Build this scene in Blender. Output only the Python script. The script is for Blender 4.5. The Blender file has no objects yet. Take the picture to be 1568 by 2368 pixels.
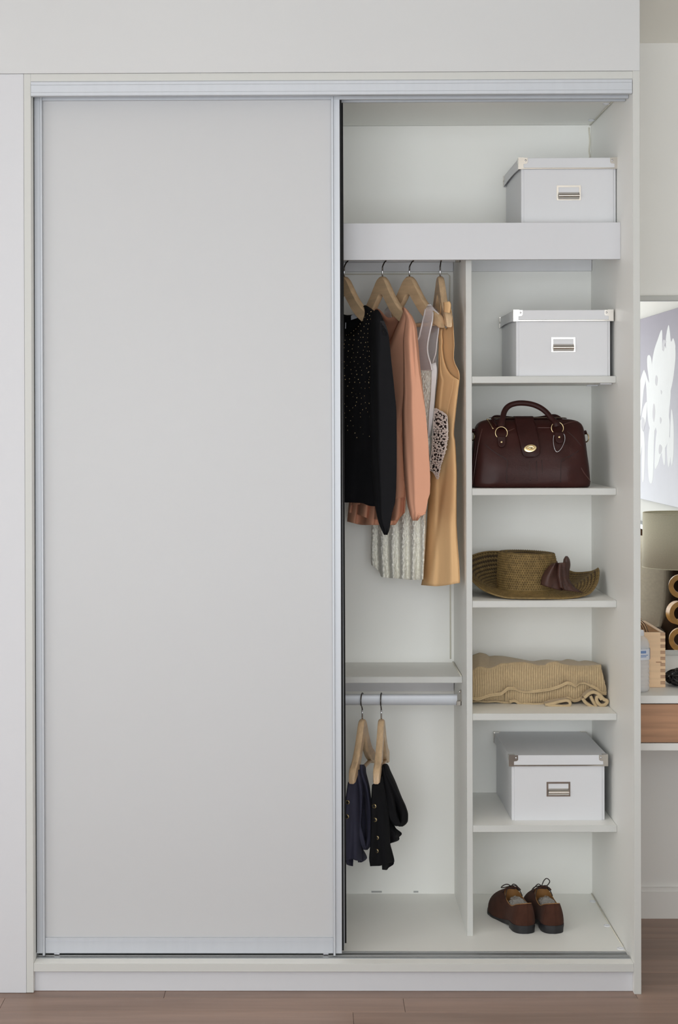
import bpy, bmesh, math, random
import numpy as np
from mathutils import Vector, Matrix, noise
random.seed(7)
C = bpy.context.scene.collection
SC = bpy.context.scene
PI = math.pi

# ---------------------------------------------------------------- camera
F_PX, CX, CY = 3885.0, 680.27, 987.0            # focal length and principal point in the 1568x2368 frame
D0, ZC = 4.32, 1.4756
PITCH, YAW, ROLL = 0.0038, -0.0099, -0.0026
_b = Matrix(((1, 0, 0), (0, 0, -1), (0, 1, 0)))
_x = Matrix(((1, 0, 0), (0, math.cos(PITCH), -math.sin(PITCH)), (0, math.sin(PITCH), math.cos(PITCH))))
_y = Matrix(((math.cos(YAW), 0, -math.sin(YAW)), (0, 1, 0), (math.sin(YAW), 0, math.cos(YAW))))
_z = Matrix(((math.cos(ROLL), -math.sin(ROLL), 0), (math.sin(ROLL), math.cos(ROLL), 0), (0, 0, 1)))
RCAM = _z @ _x @ _y @ _b
CAM = Vector((0, -D0, ZC))
cd = bpy.data.cameras.new('camera'); cam = bpy.data.objects.new('camera', cd); C.objects.link(cam)
cd.sensor_fit = 'VERTICAL'; cd.sensor_height = 36; cd.lens = F_PX * 36 / 2368
cd.shift_x = (784 - CX) / 2368; cd.shift_y = (CY - 1184) / 2368
cd.clip_start = 0.05
_m = (Matrix(((1, 0, 0), (0, -1, 0), (0, 0, -1))) @ RCAM).transposed().to_4x4(); _m.translation = CAM
cam.matrix_world = _m
SC.camera = cam

# ---------------------------------------------------------------- world, light, exposure
wd = bpy.data.worlds.new('sky'); SC.world = wd; wd.use_nodes = True
wd.node_tree.nodes['Background'].inputs[0].default_value = (0.80, 0.90, 1.0, 1)
wd.node_tree.nodes['Background'].inputs[1].default_value = 0.6
SC.view_settings.view_transform = 'Standard'; SC.view_settings.look = 'None'
SC.view_settings.gamma = 1; SC.view_settings.use_curve_mapping = False
SC.view_settings.exposure = 0.42
SC.cycles.max_bounces = 10; SC.cycles.diffuse_bounces = 6; SC.cycles.transparent_max_bounces = 12

def area_light(name, loc, look, sx, sy, power, col):
    l = bpy.data.lights.new(name, 'AREA'); l.shape = 'RECTANGLE'; l.size = sx; l.size_y = sy
    l.energy = power; l.color = col
    o = bpy.data.objects.new(name, l); C.objects.link(o); o.location = loc
    o.rotation_euler = (Vector(look) - Vector(loc)).to_track_quat('-Z', 'Y').to_euler()
    return o
# daylight through the big window behind the camera; added fill from an unseen left-wall window
area_light('window_daylight_rear', (-0.4, -5.64, 1.36), (-0.4, 0, 1.36), 3.9, 2.2, 94, (0.95, 0.978, 1.0))
area_light('window_fill_left', (-2.72, -2.9, 1.5), (0, -2.9, 1.5), 1.7, 1.5, 24, (0.95, 0.978, 1.0))

# ---------------------------------------------------------------- measuring: photograph pixel -> point at depth Y
RT = RCAM.transposed()
def P(px, py, Y):
    d = RT @ Vector(((px - CX) / F_PX, (py - CY) / F_PX, 1))
    return CAM + d * ((Y + D0) / d.y)
def PX(px, X, py=1200):                          # depth at which a ray meets a plane X = const
    d = RT @ Vector(((px - CX) / F_PX, (py - CY) / F_PX, 1))
    return X / d.x - D0

# ---------------------------------------------------------------- materials
def lin(c):
    return tuple(((v / 255) / 12.92 if v / 255 <= 0.04045 else ((v / 255 + 0.055) / 1.055) ** 2.4) for v in c)
MATS = {}
def mat(name, rgb, rough=0.5, metal=0.0, var=0.0, vscale=(8, 8, 8), bump=0.0, bscale=200, coat=0, sheen=0, alpha=1.0, spec=0.5, obj_var=0.0, wave=None):
    if name in MATS: return MATS[name]
    m = bpy.data.materials.new(name); m.use_nodes = True
    nt = m.node_tree; N = nt.nodes; L = nt.links
    b = N['Principled BSDF']
    col = lin(rgb) + (1,)
    b.inputs['Base Color'].default_value = col
    b.inputs['Roughness'].default_value = rough
    b.inputs['Metallic'].default_value = metal
    b.inputs['Specular IOR Level'].default_value = spec
    b.inputs['Coat Weight'].default_value = coat
    b.inputs['Sheen Weight'].default_value = sheen
    b.inputs['Alpha'].default_value = alpha
    tc = N.new('ShaderNodeTexCoord'); mp = N.new('ShaderNodeMapping')
    L.new(tc.outputs['Object'], mp.inputs['Vector']); mp.inputs['Scale'].default_value = vscale
    nz = N.new('ShaderNodeTexNoise'); nz.inputs['Scale'].default_value = 1.0; nz.inputs['Detail'].default_value = 5
    L.new(mp.outputs[0], nz.inputs['Vector'])
    fac = nz.outputs['Fac']
    hsv = N.new('ShaderNodeHueSaturation'); hsv.inputs['Color'].default_value = col
    mr = N.new('ShaderNodeMapRange'); mr.inputs['From Min'].default_value = 0.3; mr.inputs['From Max'].default_value = 0.7
    mr.inputs['To Min'].default_value = 1 - var; mr.inputs['To Max'].default_value = 1 + var
    L.new(fac, mr.inputs['Value'])
    val = mr.outputs[0]
    if obj_var:
        oi = N.new('ShaderNodeObjectInfo'); m2 = N.new('ShaderNodeMapRange')
        m2.inputs['To Min'].default_value = 1 - obj_var; m2.inputs['To Max'].default_value = 1 + obj_var
        L.new(oi.outputs['Random'], m2.inputs['Value'])
        mm = N.new('ShaderNodeMath'); mm.operation = 'MULTIPLY'
        L.new(val, mm.inputs[0]); L.new(m2.outputs[0], mm.inputs[1]); val = mm.outputs[0]
        L.new(oi.outputs['Random'], mp.inputs['Location'])
    L.new(val, hsv.inputs['Value']); L.new(hsv.outputs[0], b.inputs['Base Color'])
    if bump:
        n2 = N.new('ShaderNodeTexNoise'); n2.inputs['Scale'].default_value = bscale; n2.inputs['Detail'].default_value = 3
        L.new(tc.outputs['Object'], n2.inputs['Vector'])
        h = n2.outputs['Fac']
        if wave:
            w = N.new('ShaderNodeTexWave'); w.inputs['Scale'].default_value = wave[1]; w.bands_direction = wave[0]
            w.inputs['Distortion'].default_value = 1.0
            L.new(tc.outputs['Object'], w.inputs['Vector'])
            a = N.new('ShaderNodeMath'); a.operation = 'ADD'; L.new(h, a.inputs[0]); L.new(w.outputs['Fac'], a.inputs[1]); h = a.outputs[0]
        bp = N.new('ShaderNodeBump'); bp.inputs['Strength'].default_value = bump; bp.inputs['Distance'].default_value = 0.002
        L.new(h, bp.inputs['Height']); L.new(bp.outputs[0], b.inputs['Normal'])
    MATS[name] = m
    return m
M = dict(
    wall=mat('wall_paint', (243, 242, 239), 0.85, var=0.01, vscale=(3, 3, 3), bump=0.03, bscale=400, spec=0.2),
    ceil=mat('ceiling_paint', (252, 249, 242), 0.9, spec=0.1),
    wallf=mat('wall_paint_front_dimmed', (206, 207, 208), 0.85, var=0.01, vscale=(3, 3, 3), bump=0.03, bscale=400, spec=0.2),  # wall paint darkened for the front wall, offsetting the stronger light there
    walls=mat('wall_paint_side_dimmed', (204, 204, 200), 0.85, var=0.01, vscale=(3, 3, 3), spec=0.2),  # wall paint darkened for the right wall, so window light doesn't burn it out
    deskw=mat('desk_laminate', (232, 232, 229), 0.45, spec=0.35),
    edge=mat('melamine_front_dimmed', (200, 201, 198), 0.5, spec=0.3),  # white melamine toned down for front faces; light balance put into the colour
    mel=mat('melamine_warm_white', (244, 244, 240), 0.45, var=0.008, vscale=(2, 2, 2), bump=0.02, bscale=900, spec=0.35),
    board=mat('melamine_cool_white', (205, 206, 210), 0.5, var=0.008, vscale=(2, 2, 2), spec=0.3),
    door=mat('door_laminate', (194, 195, 197), 0.42, var=0.006, vscale=(1.5, 1.5, 1.5), spec=0.35),
    backp=mat('back_board', (247, 247, 243), 0.55, var=0.01, vscale=(3, 3, 3), spec=0.25),
    rail=mat('grey_blue_rail_board', (232, 233, 237), 0.5, var=0.02, vscale=(20, 20, 3)),
    alu=mat('satin_aluminium', (192, 196, 202), 0.5, 0.3, var=0.015, vscale=(60, 2, 2), spec=0.5),
    track=mat('track_aluminium', (150, 153, 155), 0.4, 0.7, spec=0.5),
    seal=mat('black_brush_seal', (26, 26, 27), 0.9),
    nickel=mat('polished_nickel', (206, 201, 194), 0.2, 1.0),
    chrome=mat('chrome', (200, 200, 204), 0.12, 1.0),
    brass=mat('gold_metal', (206, 186, 144), 0.24, 1.0),
    boxw=mat('white_box_board', (211, 212, 215), 0.42, var=0.005, vscale=(5, 5, 5), spec=0.3),
    caulk=mat('sealant', (226, 222, 208), 0.6),
    hang=mat('pale_hanger_wood', (208, 178, 142), 0.42, var=0.16, vscale=(9, 120, 60), bump=0.03, bscale=90, obj_var=0.05, spec=0.4),
    black=mat('black_chiffon', (19, 19, 22), 0.85, var=0.12, vscale=(60, 60, 6), spec=0.2, bump=0.05, bscale=900),
    peach=mat('peach_crepe', (212, 157, 130), 0.85, var=0.03, vscale=(30, 30, 4), bump=0.05, bscale=700, spec=0.15),
    whitef=mat('white_jersey', (226, 224, 226), 0.8, var=0.02, sheen=0.1),
    lace=mat('ivory_lace', (236, 234, 224), 0.7, var=0.08, vscale=(160, 160, 160), bump=0.7, bscale=260),
    tan=mat('camel_suiting', (224, 184, 136), 0.85, var=0.04, vscale=(25, 25, 6), bump=0.05, bscale=900, spec=0.12),
    lining=mat('dark_brown_lining', (52, 40, 38), 0.8),
    crochet=mat('white_crochet_cotton', (232, 224, 218), 0.8, bump=0.2, bscale=900),
    navy=mat('navy_cotton', (60, 60, 76), 0.85, var=0.1, vscale=(40, 40, 20), bump=0.06, bscale=800, spec=0.2),
    coal=mat('black_cotton', (17, 17, 20), 0.85, var=0.1, vscale=(40, 40, 20), bump=0.06, bscale=800, spec=0.2),
    leather=mat('oxblood_leather', (50, 23, 20), 0.42, var=0.2, vscale=(14, 14, 14), bump=0.14, bscale=240, spec=0.2),
    leather2=mat('oxblood_leather_strap', (46, 21, 19), 0.46, var=0.14, vscale=(30, 30, 30), bump=0.14, bscale=320, spec=0.2),
    seam=mat('dark_stitching', (44, 24, 22), 0.6),
    piping=mat('leather_piping', (74, 42, 37), 0.35, spec=0.6),
    straw=mat('olive_straw', (122, 100, 60), 0.6, var=0.28, vscale=(80, 80, 80), spec=0.35),
    straw2=mat('straw_core', (64, 48, 26), 0.8, var=0.2, vscale=(60, 60, 60)),
    ribbon=mat('brown_organza', (70, 44, 36), 0.5, var=0.2, vscale=(40, 40, 40), alpha=0.84, spec=0.4),
    knit=mat('beige_knit', (184, 162, 126), 0.9, var=0.08, vscale=(140, 140, 140), bump=0.25, bscale=420, sheen=0.2),
    suede=mat('brown_suede', (72, 47, 38), 0.95, var=0.14, vscale=(50, 50, 50), bump=0.12, bscale=800, sheen=0.04, spec=0.06),
    sole=mat('black_rubber', (34, 34, 37), 0.5, spec=0.4),
    shoelin=mat('tan_shoe_lining', (150, 108, 62), 0.6, var=0.1, vscale=(40, 40, 40)),
    lacem=mat('dark_lace_cord', (42, 30, 26), 0.7),
    plastic=mat('crumpled_clear_plastic', (170, 168, 164), 0.12, alpha=0.55, bump=1.0, bscale=140, spec=0.9),
    birch=mat('pale_beech', (236, 201, 162), 0.5, var=0.06, vscale=(6, 40, 90), bump=0.03, bscale=120),
    birchd=mat('beech_end_grain', (186, 150, 120), 0.6, var=0.06, vscale=(80, 80, 80)),
    walnut=mat('mid_brown_veneer', (176, 134, 103), 0.45, var=0.22, vscale=(4, 30, 70), bump=0.03, bscale=100),
    floorb=mat('floor_joint', (60, 46, 38), 0.7),
    plank=mat('laminate_plank', (150, 124, 110), 0.38, var=0.2, vscale=(2.0, 24, 24), obj_var=0.12, spec=0.45),
    shade=mat('olive_linen_shade', (216, 212, 190), 0.9, var=0.05, vscale=(300, 300, 300), bump=0.2, bscale=500),
    ring=mat('golden_wood', (206, 158, 86), 0.3, var=0.14, vscale=(20, 20, 50), spec=0.6),
    head=mat('dark_brown_leatherette', (64, 49, 38), 0.9, var=0.06, spec=0.0),
    pillow=mat('sage_linen', (232, 227, 208), 0.9, var=0.05, vscale=(90, 90, 90), bump=0.12, bscale=300),
    sheet=mat('white_bedsheet', (220, 218, 210), 0.9),
    canvas=mat('lavender_canvas', (166, 165, 175), 0.8, var=0.06, vscale=(1.5, 1.5, 1.5), bump=0.1, bscale=500),
    petal=mat('white_paint_petals', (212, 215, 217), 0.8, var=0.02, vscale=(8, 8, 8)),
    petald=mat('grey_paint_strokes', (186, 186, 192), 0.8),
    twig=mat('black_twigs', (30, 27, 26), 0.55, var=0.2, vscale=(60, 60, 60)),
    capw=mat('white_cap_plastic', (228, 230, 236), 0.4),
    labelw=mat('white_label', (226, 230, 240), 0.5),
    labelb=mat('blue_label_print', (120, 150, 200), 0.5),
    labeld=mat('indigo_label_edge', (66, 60, 120), 0.5),
    mark=mat('grey_scuff', (178, 179, 178), 0.7),
    tag=mat('grey_white_tag', (190, 192, 200), 0.7),
    ink=mat('black_ink', (40, 40, 44), 0.7),
)
def special():
    m = M['canvas']; nt = m.node_tree; tc = nt.nodes.new('ShaderNodeTexCoord'); sx = nt.nodes.new('ShaderNodeSeparateXYZ')
    nt.links.new(tc.outputs['Generated'], sx.inputs[0]); cr = nt.nodes.new('ShaderNodeValToRGB')   # the painted ground: grey-mauve above, pale below
    cr.color_ramp.elements[0].color = lin((198, 200, 208)) + (1,); cr.color_ramp.elements[1].color = lin((138, 134, 146)) + (1,)
    nt.links.new(sx.outputs['Z'], cr.inputs[0]); nt.links.new(cr.outputs[0], nt.nodes['Hue/Saturation/Value'].inputs['Color'] if 'Hue/Saturation/Value' in nt.nodes else nt.nodes['Hue Saturation Value'].inputs['Color'])
    m = bpy.data.materials.new('mirror_silver'); m.use_nodes = True; b = m.node_tree.nodes['Principled BSDF']
    b.inputs['Base Color'].default_value = (0.92, 0.93, 0.92, 1); b.inputs['Metallic'].default_value = 1; b.inputs['Roughness'].default_value = 0.0
    M['mirror'] = m
    m = bpy.data.materials.new('clear_bottle_plastic'); m.use_nodes = True; b = m.node_tree.nodes['Principled BSDF']
    b.inputs['Base Color'].default_value = (0.95, 0.97, 1, 1); b.inputs['Roughness'].default_value = 0.08
    b.inputs['Alpha'].default_value = 0.32; b.inputs['Specular IOR Level'].default_value = 0.9
    M['pet'] = m
    m = bpy.data.materials.new('white_power_mesh'); m.use_nodes = True; nt = m.node_tree; b = nt.nodes['Principled BSDF']
    b.inputs['Base Color'].default_value = lin((222, 216, 220)) + (1,); b.inputs['Roughness'].default_value = 0.8
    tc = nt.nodes.new('ShaderNodeTexCoord'); w = nt.nodes.new('ShaderNodeTexWave'); w.bands_direction = 'Z'; w.inputs['Scale'].default_value = 95
    nt.links.new(tc.outputs['Object'], w.inputs['Vector'])
    mr = nt.nodes.new('ShaderNodeMapRange'); mr.inputs['To Min'].default_value = 0.42; mr.inputs['To Max'].default_value = 0.72
    nt.links.new(w.outputs['Fac'], mr.inputs['Value']); nt.links.new(mr.outputs[0], b.inputs['Alpha'])
    M['mesh'] = m
    m = bpy.data.materials.new('sheer_black_chiffon'); m.use_nodes = True; b = m.node_tree.nodes['Principled BSDF']
    b.inputs['Base Color'].default_value = lin((26, 24, 26)) + (1,); b.inputs['Roughness'].default_value = 0.8; b.inputs['Alpha'].default_value = 0.8
    M['sheer'] = m
special()

# ---------------------------------------------------------------- mesh helpers
class MB:
    def __init__(s): s.v = []; s.f = []
    def add(s, vs, fs):
        n = len(s.v); s.v += [tuple(v) for v in vs]; s.f += [tuple(i + n for i in f) for f in fs]; return s
    def box(s, x0, x1, y0, y1, z0, z1, b=0.0):
        if x0 > x1: x0, x1 = x1, x0
        if y0 > y1: y0, y1 = y1, y0
        if z0 > z1: z0, z1 = z1, z0
        if b <= 0:
            vs = [(x, y, z) for z in (z0, z1) for y in (y0, y1) for x in (x0, x1)]
            return s.add(vs, [(0, 2, 3, 1), (4, 5, 7, 6), (0, 1, 5, 4), (2, 6, 7, 3), (0, 4, 6, 2), (1, 3, 7, 5)])
        bm = bmesh.new()
        vs = [bm.verts.new((x, y, z)) for z in (z0, z1) for y in (y0, y1) for x in (x0, x1)]
        for f in [(0, 2, 3, 1), (4, 5, 7, 6), (0, 1, 5, 4), (2, 6, 7, 3), (0, 4, 6, 2), (1, 3, 7, 5)]: bm.faces.new([vs[i] for i in f])
        bmesh.ops.bevel(bm, geom=list(bm.edges), offset=b, segments=1, affect='EDGES')
        bm.verts.index_update(); s.add([v.co for v in bm.verts], [[v.index for v in f.verts] for f in bm.faces]); bm.free()
        return s
    def grid(s, nu, nv, fn, closed_u=False):
        vs = [fn(i / (nu if closed_u else nu - 1), j / (nv - 1)) for j in range(nv) for i in range(nu)]
        fs = []
        for j in range(nv - 1):
            for i in range(nu if closed_u else nu - 1):
                k = (i + 1) % nu
                fs.append((j * nu + i, j * nu + k, (j + 1) * nu + k, (j + 1) * nu + i))
        return s.add(vs, fs)
    def tube(s, pts, r, n=8, caps=True, flat=1.0):
        pts = [Vector(p) for p in pts]; rr = r if isinstance(r, (list, tuple)) else [r] * len(pts)
        t0 = (pts[1] - pts[0]).normalized(); ref = Vector((0, 0, 1)) if abs(t0.z) < 0.9 else Vector((0, 1, 0))
        a = t0.cross(ref).normalized(); vs = []
        for i, p in enumerate(pts):
            t = (pts[min(i + 1, len(pts) - 1)] - pts[max(i - 1, 0)]).normalized()
            a = (a - t * a.dot(t)).normalized(); b = t.cross(a)
            for k in range(n):
                an = 2 * PI * k / n; vs.append(p + (a * math.cos(an) + b * math.sin(an) * flat) * rr[i])
        fs = [(i * n + k, i * n + (k + 1) % n, (i + 1) * n + (k + 1) % n, (i + 1) * n + k) for i in range(len(pts) - 1) for k in range(n)]
        if caps: fs += [tuple(range(n))[::-1], tuple((len(pts) - 1) * n + k for k in range(n))]
        return s.add(vs, fs)
    def ring(s, c, R, r, ax=(0, 1, 0), n=24, m=8, sx=1.0, a0=0, a1=2 * PI):
        ax = Vector(ax).normalized(); u = ax.cross(Vector((0, 0, 1)))
        u = u.normalized() if u.length > 1e-4 else Vector((1, 0, 0)); w = u.cross(ax)
        full = abs(a1 - a0 - 2 * PI) < 1e-6
        pts = [Vector(c) + u * R * sx * math.cos(a0 + (a1 - a0) * i / n) + w * R * math.sin(a0 + (a1 - a0) * i / n) for i in range(n + 1)]
        return s.tube(pts, r, m, caps=not full)
    def lathe(s, prof, n=24, c=(0, 0, 0), caps=True):
        vs = [(c[0] + r * math.cos(2 * PI * k / n), c[1] + r * math.sin(2 * PI * k / n), c[2] + z) for r, z in prof for k in range(n)]
        fs = [(i * n + k, i * n + (k + 1) % n, (i + 1) * n + (k + 1) % n, (i + 1) * n + k) for i in range(len(prof) - 1) for k in range(n)]
        if caps: fs += [tuple(range(n))[::-1], tuple((len(prof) - 1) * n + k for k in range(n))]
        return s.add(vs, fs)
    def ball(s, c, r, nu=8, nv=6):
        r = r if isinstance(r, (tuple, list)) else (r, r, r); vs = []
        for j in range(1, nv):
            th = PI * j / nv
            for i in range(nu):
                ph = 2 * PI * i / nu
                vs.append((c[0] + r[0] * math.sin(th) * math.cos(ph), c[1] + r[1] * math.sin(th) * math.sin(ph), c[2] + r[2] * math.cos(th)))
        top = len(vs); vs += [(c[0], c[1], c[2] + r[2]), (c[0], c[1], c[2] - r[2])]
        fs = [(j * nu + i, (j + 1) * nu + i, (j + 1) * nu + (i + 1) % nu, j * nu + (i + 1) % nu) for j in range(nv - 2) for i in range(nu)]
        fs += [(top, i, (i + 1) % nu) for i in range(nu)] + [(top + 1, (nv - 2) * nu + (i + 1) % nu, (nv - 2) * nu + i) for i in range(nu)]
        return s.add(vs, fs)
    def prism(s, poly, y0, y1, axis='y'):        # polygon in two axes pushed along the third
        n = len(poly)
        mk = {'y': lambda p, t: (p[0], t, p[1]), 'x': lambda p, t: (t, p[0], p[1]), 'z': lambda p, t: (p[0], p[1], t)}[axis]
        vs = [mk(p, y0) for p in poly] + [mk(p, y1) for p in poly]
        fs = [tuple(range(n)), tuple(range(n, 2 * n))[::-1]] + [(i, i + n, (i + 1) % n + n, (i + 1) % n) for i in range(n)]
        return s.add(vs, fs)
    def build(s, name, m, parent=None, smooth=False, local=False, solid=0.0, subd=0, kind=None, label=None, ang=None):
        me = bpy.data.meshes.new(name)
        off = Vector((0, 0, 0))
        if parent is not None and not local:
            q = parent
            while q is not None: off += q.location; q = q.parent
        me.from_pydata([(v[0] - off.x, v[1] - off.y, v[2] - off.z) for v in s.v], [], s.f); me.update()
        bm = bmesh.new(); bm.from_mesh(me); bmesh.ops.recalc_face_normals(bm, faces=bm.faces); bm.to_mesh(me); bm.free()
        if smooth: me.shade_smooth()
        if ang: me.shade_smooth(); me.set_sharp_from_angle(angle=math.radians(ang))
        me.materials.append(m if not isinstance(m, str) else M[m])
        if m == 'mel' and not smooth and not local:   # room-facing faces take a darker melamine copy, offsetting the stronger front light
            me.materials.append(M['edge'])
            for f in me.polygons:
                if f.normal.y < -0.4: f.material_index = 1
        o = bpy.data.objects.new(name, me); C.objects.link(o)
        if parent is not None: o.parent = parent
        if solid: q = o.modifiers.new('thickness', 'SOLIDIFY'); q.thickness = solid; q.offset = 0
        if subd: q = o.modifiers.new('smooth', 'SUBSURF'); q.levels = subd; q.render_levels = subd
        if kind: o['kind'] = kind
        if label: o['label'] = label
        return o
def thing(name, label, cat, loc=(0, 0, 0), rz=0, group=None):
    o = bpy.data.objects.new(name, None); C.objects.link(o); o.location = loc; o.rotation_euler = (0, 0, rz)
    o.empty_display_size = 0.05
    o['label'] = label; o['category'] = cat
    if group: o['group'] = group
    return o
def part_empty(name, parent, loc=(0, 0, 0)):
    o = bpy.data.objects.new(name, None); C.objects.link(o); o.parent = parent; o.location = loc; return o
def struct(o): o['kind'] = 'structure'; return o
def kids(o): return [c for c in bpy.data.objects if c.parent == o]
def copy_tree(o, parent=None):
    c = o.copy(); C.objects.link(c); c.parent = parent
    if parent is None:
        pass
    for k in kids(o): copy_tree(k, c)
    return c
def interp(tab, t):                              # smooth (monotone-ish cubic) table lookup
    if t <= tab[0][0]: return tab[0][1]
    if t >= tab[-1][0]: return tab[-1][1]
    for i in range(len(tab) - 1):
        if tab[i][0] <= t <= tab[i + 1][0]:
            x0, y0 = tab[i]; x1, y1 = tab[i + 1]; h = x1 - x0
            def sl(j):
                if j <= 0 or j >= len(tab) - 1:
                    a, b = (0, 1) if j <= 0 else (len(tab) - 2, len(tab) - 1)
                    return (tab[b][1] - tab[a][1]) / (tab[b][0] - tab[a][0])
                l = (tab[j][1] - tab[j - 1][1]) / (tab[j][0] - tab[j - 1][0]); r = (tab[j + 1][1] - tab[j][1]) / (tab[j + 1][0] - tab[j][0])
                return 0 if l * r <= 0 else 2 * l * r / (l + r)
            u = (t - x0) / h; m0, m1 = sl(i) * h, sl(i + 1) * h
            return (2 * u ** 3 - 3 * u ** 2 + 1) * y0 + (u ** 3 - 2 * u ** 2 + u) * m0 + (-2 * u ** 3 + 3 * u ** 2) * y1 + (u ** 3 - u ** 2) * m1
def spline(pts, n):                              # Catmull-Rom through points
    pts = [Vector(p) for p in pts]; out = []
    for i in range(len(pts) - 1):
        p0, p1, p2, p3 = pts[max(i - 1, 0)], pts[i], pts[i + 1], pts[min(i + 2, len(pts) - 1)]
        for k in range(n):
            t = k / n
            out.append(0.5 * ((2 * p1) + (p2 - p0) * t + (2 * p0 - 5 * p1 + 4 * p2 - p3) * t * t + (3 * p1 - p0 - 3 * p2 + p3) * t ** 3))
    return out + [pts[-1]]
def clamp(v, a, b): return a if v < a else b if v > b else v

# ================================================================ SETTING
XL, XR, TW = -0.7186, 0.8271, 0.0180             # wardrobe opening, panel thickness
YB, ZF = 0.64, 0.0760                            # back board, wardrobe floor
RXL, RXR, RYR, RYB, ZCEIL = -2.60, 1.78, -5.50, 0.665, 2.589
floor = struct(MB().box(RXL - 0.1, RXR + 0.1, RYR - 0.1, RYB + 0.1, -0.06, -0.003).build('floor', 'floorb'))
random.seed(11)
row = 0; y = RYB
while y > RYR:
    y0 = max(y - 0.1, RYR); x = RXL - random.uniform(0, 1.0)
    if row == 4: x = RXL - 0.56
    while x < RXR:
        ln = random.uniform(1.0, 1.25)
        a, b = max(x, RXL), min(x + ln, RXR)
        if b - a > 0.02:
            MB().box(a + .0004, b - .0004, y0 + .0004, y - .0004, -0.010, 0.0, 0.0006).build('plank', 'plank', floor)
        x += ln
    y = y0; row += 1
struct(MB().box(RXL - 0.1, RXR + 0.1, RYR - 0.1, RYB + 0.1, ZCEIL, ZCEIL + 0.08).build('ceiling', 'ceil'))
struct(MB().box(RXL, RXR, RYB, RYB + 0.1, 0, ZCEIL).build('wall_back', 'wall'))
w = MB(); WY0, WY1, WZ0, WZ1 = -3.75, -2.05, 0.75, 2.25
w.box(RXL - 0.1, RXL, RYR, WY0, 0, ZCEIL).box(RXL - 0.1, RXL, WY1, RYB, 0, ZCEIL).box(RXL - 0.1, RXL, WY0, WY1, 0, WZ0).box(RXL - 0.1, RXL, WY0, WY1, WZ1, ZCEIL)
struct(w.build('wall_left', 'wall'))
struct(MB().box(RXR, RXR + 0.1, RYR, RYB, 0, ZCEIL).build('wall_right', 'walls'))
w = MB(); WX0, WX1, WZ2, WZ3 = -2.4, 1.6, 0.22, 2.48
w.box(RXL, WX0, RYR - 0.1, RYR, 0, ZCEIL).box(WX1, RXR, RYR - 0.1, RYR, 0, ZCEIL).box(WX0, WX1, RYR - 0.1, RYR, 0, WZ2).box(WX0, WX1, RYR - 0.1, RYR, WZ3, ZCEIL)
struct(w.build('wall_rear', 'wall'))
def frame_xz(x0, x1, z0, z1, t, y0, y1): return MB().box(x0, x0 + t, y0, y1, z0, z1).box(x1 - t, x1, y0, y1, z0, z1).box(x0 + t, x1 - t, y0, y1, z0, z0 + t).box(x0 + t, x1 - t, y0, y1, z1 - t, z1)
struct(frame_xz(WX0, WX1, WZ2, WZ3, 0.04, RYR - 0.09, RYR - 0.01).build('window_1', 'mel'))
struct(MB().box(RXL - 0.09, RXL - 0.01, WY0, WY0 + .04, WZ0, WZ1).box(RXL - 0.09, RXL - 0.01, WY1 - .04, WY1, WZ0, WZ1)
       .box(RXL - 0.09, RXL - 0.01, WY0, WY1, WZ0, WZ0 + .04).box(RXL - 0.09, RXL - 0.01, WY0, WY1, WZ1 - .04, WZ1).build('fill_window_2', 'mel'))  # unseen window, added to carry the left fill light
ZTOP = P(700, 168, 0).z                          # top of the wardrobe, underside of the bulkhead
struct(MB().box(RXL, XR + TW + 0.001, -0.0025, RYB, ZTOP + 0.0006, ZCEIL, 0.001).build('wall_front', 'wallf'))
struct(MB().box(RXL, XL - TW - 0.0004, -0.0005, RYB, 0.001, ZTOP, 0.0008).build('trim_1', 'board'))
zb = P(1520, 2063, YB + .01).z
bb = MB(); bb.box(XR + TW, RXR, RYB - 0.014, RYB, 0, zb).box(XR + TW, RXR, RYB - 0.010, RYB, zb, zb + 0.012)
struct(bb.build('baseboard_back', 'wall'))

# ================================================================ WARDROBE
W = thing('wardrobe', 'tall white built-in sliding-door wardrobe, left door shut, right half open', 'wardrobe', (0, 0, 0))
def pb(name, x0, x1, y0, y1, z0, z1, m='mel', b=0.0006, parent=W, label=None):
    return MB().box(x0, x1, y0, y1, z0, z1, b).build(name, m, parent, label=label)
pb('side_panel', XL - TW, XL, 0, YB + .02, 0.0015, ZTOP)
pb('side_panel', XR, XR + TW, -0.004, YB + .02, 0.0, ZTOP)
ZIN = 2.3416
pb('top_panel', XL, XR, 0, YB, ZIN + 0.002, ZTOP)
pb('base_panel', XL + .0005, XR - .0005, 0, YB, ZF - 0.020, ZF + 0.001)
pb('kick_board', XL, XR, 0.018, 0.034, 0.0005, ZF - 0.020, 'board')
pb('back_panel', XL, XR, YB, YB + 0.006, ZF, ZIN + .002, 'backp')
YS, TS = 0.2344, 0.0185
XP0 = (P(1075, 620, YS).x + P(1082.5, 2150, YS).x) / 2; XP1 = (P(1088.5, 620, YS).x + P(1096, 2150, YS).x) / 2
YFA = 0.166
ZFA1, ZFA0 = P(1200, 515, YFA).z, P(1200, 600, YFA).z
pb('partition', XP0, XP1, YS, YB, ZF + .001, ZFA1 - 0.0205)
pb('top_shelf', XL, XR - .0005, YFA + 0.018, YB, ZFA1 - 0.020, ZFA1)
pb('fascia', XL, XR - .0005, YFA, YFA + 0.018, ZFA0, ZFA1, 'board')
SHZ = [1.5936, 1.2898, 0.9854, 0.6797, 0.3763]
for z in SHZ: pb('shelf', XP1 + .0005, XR - .0006, YS, YB, z - TS, z, 'mel', 0.0012)
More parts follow.
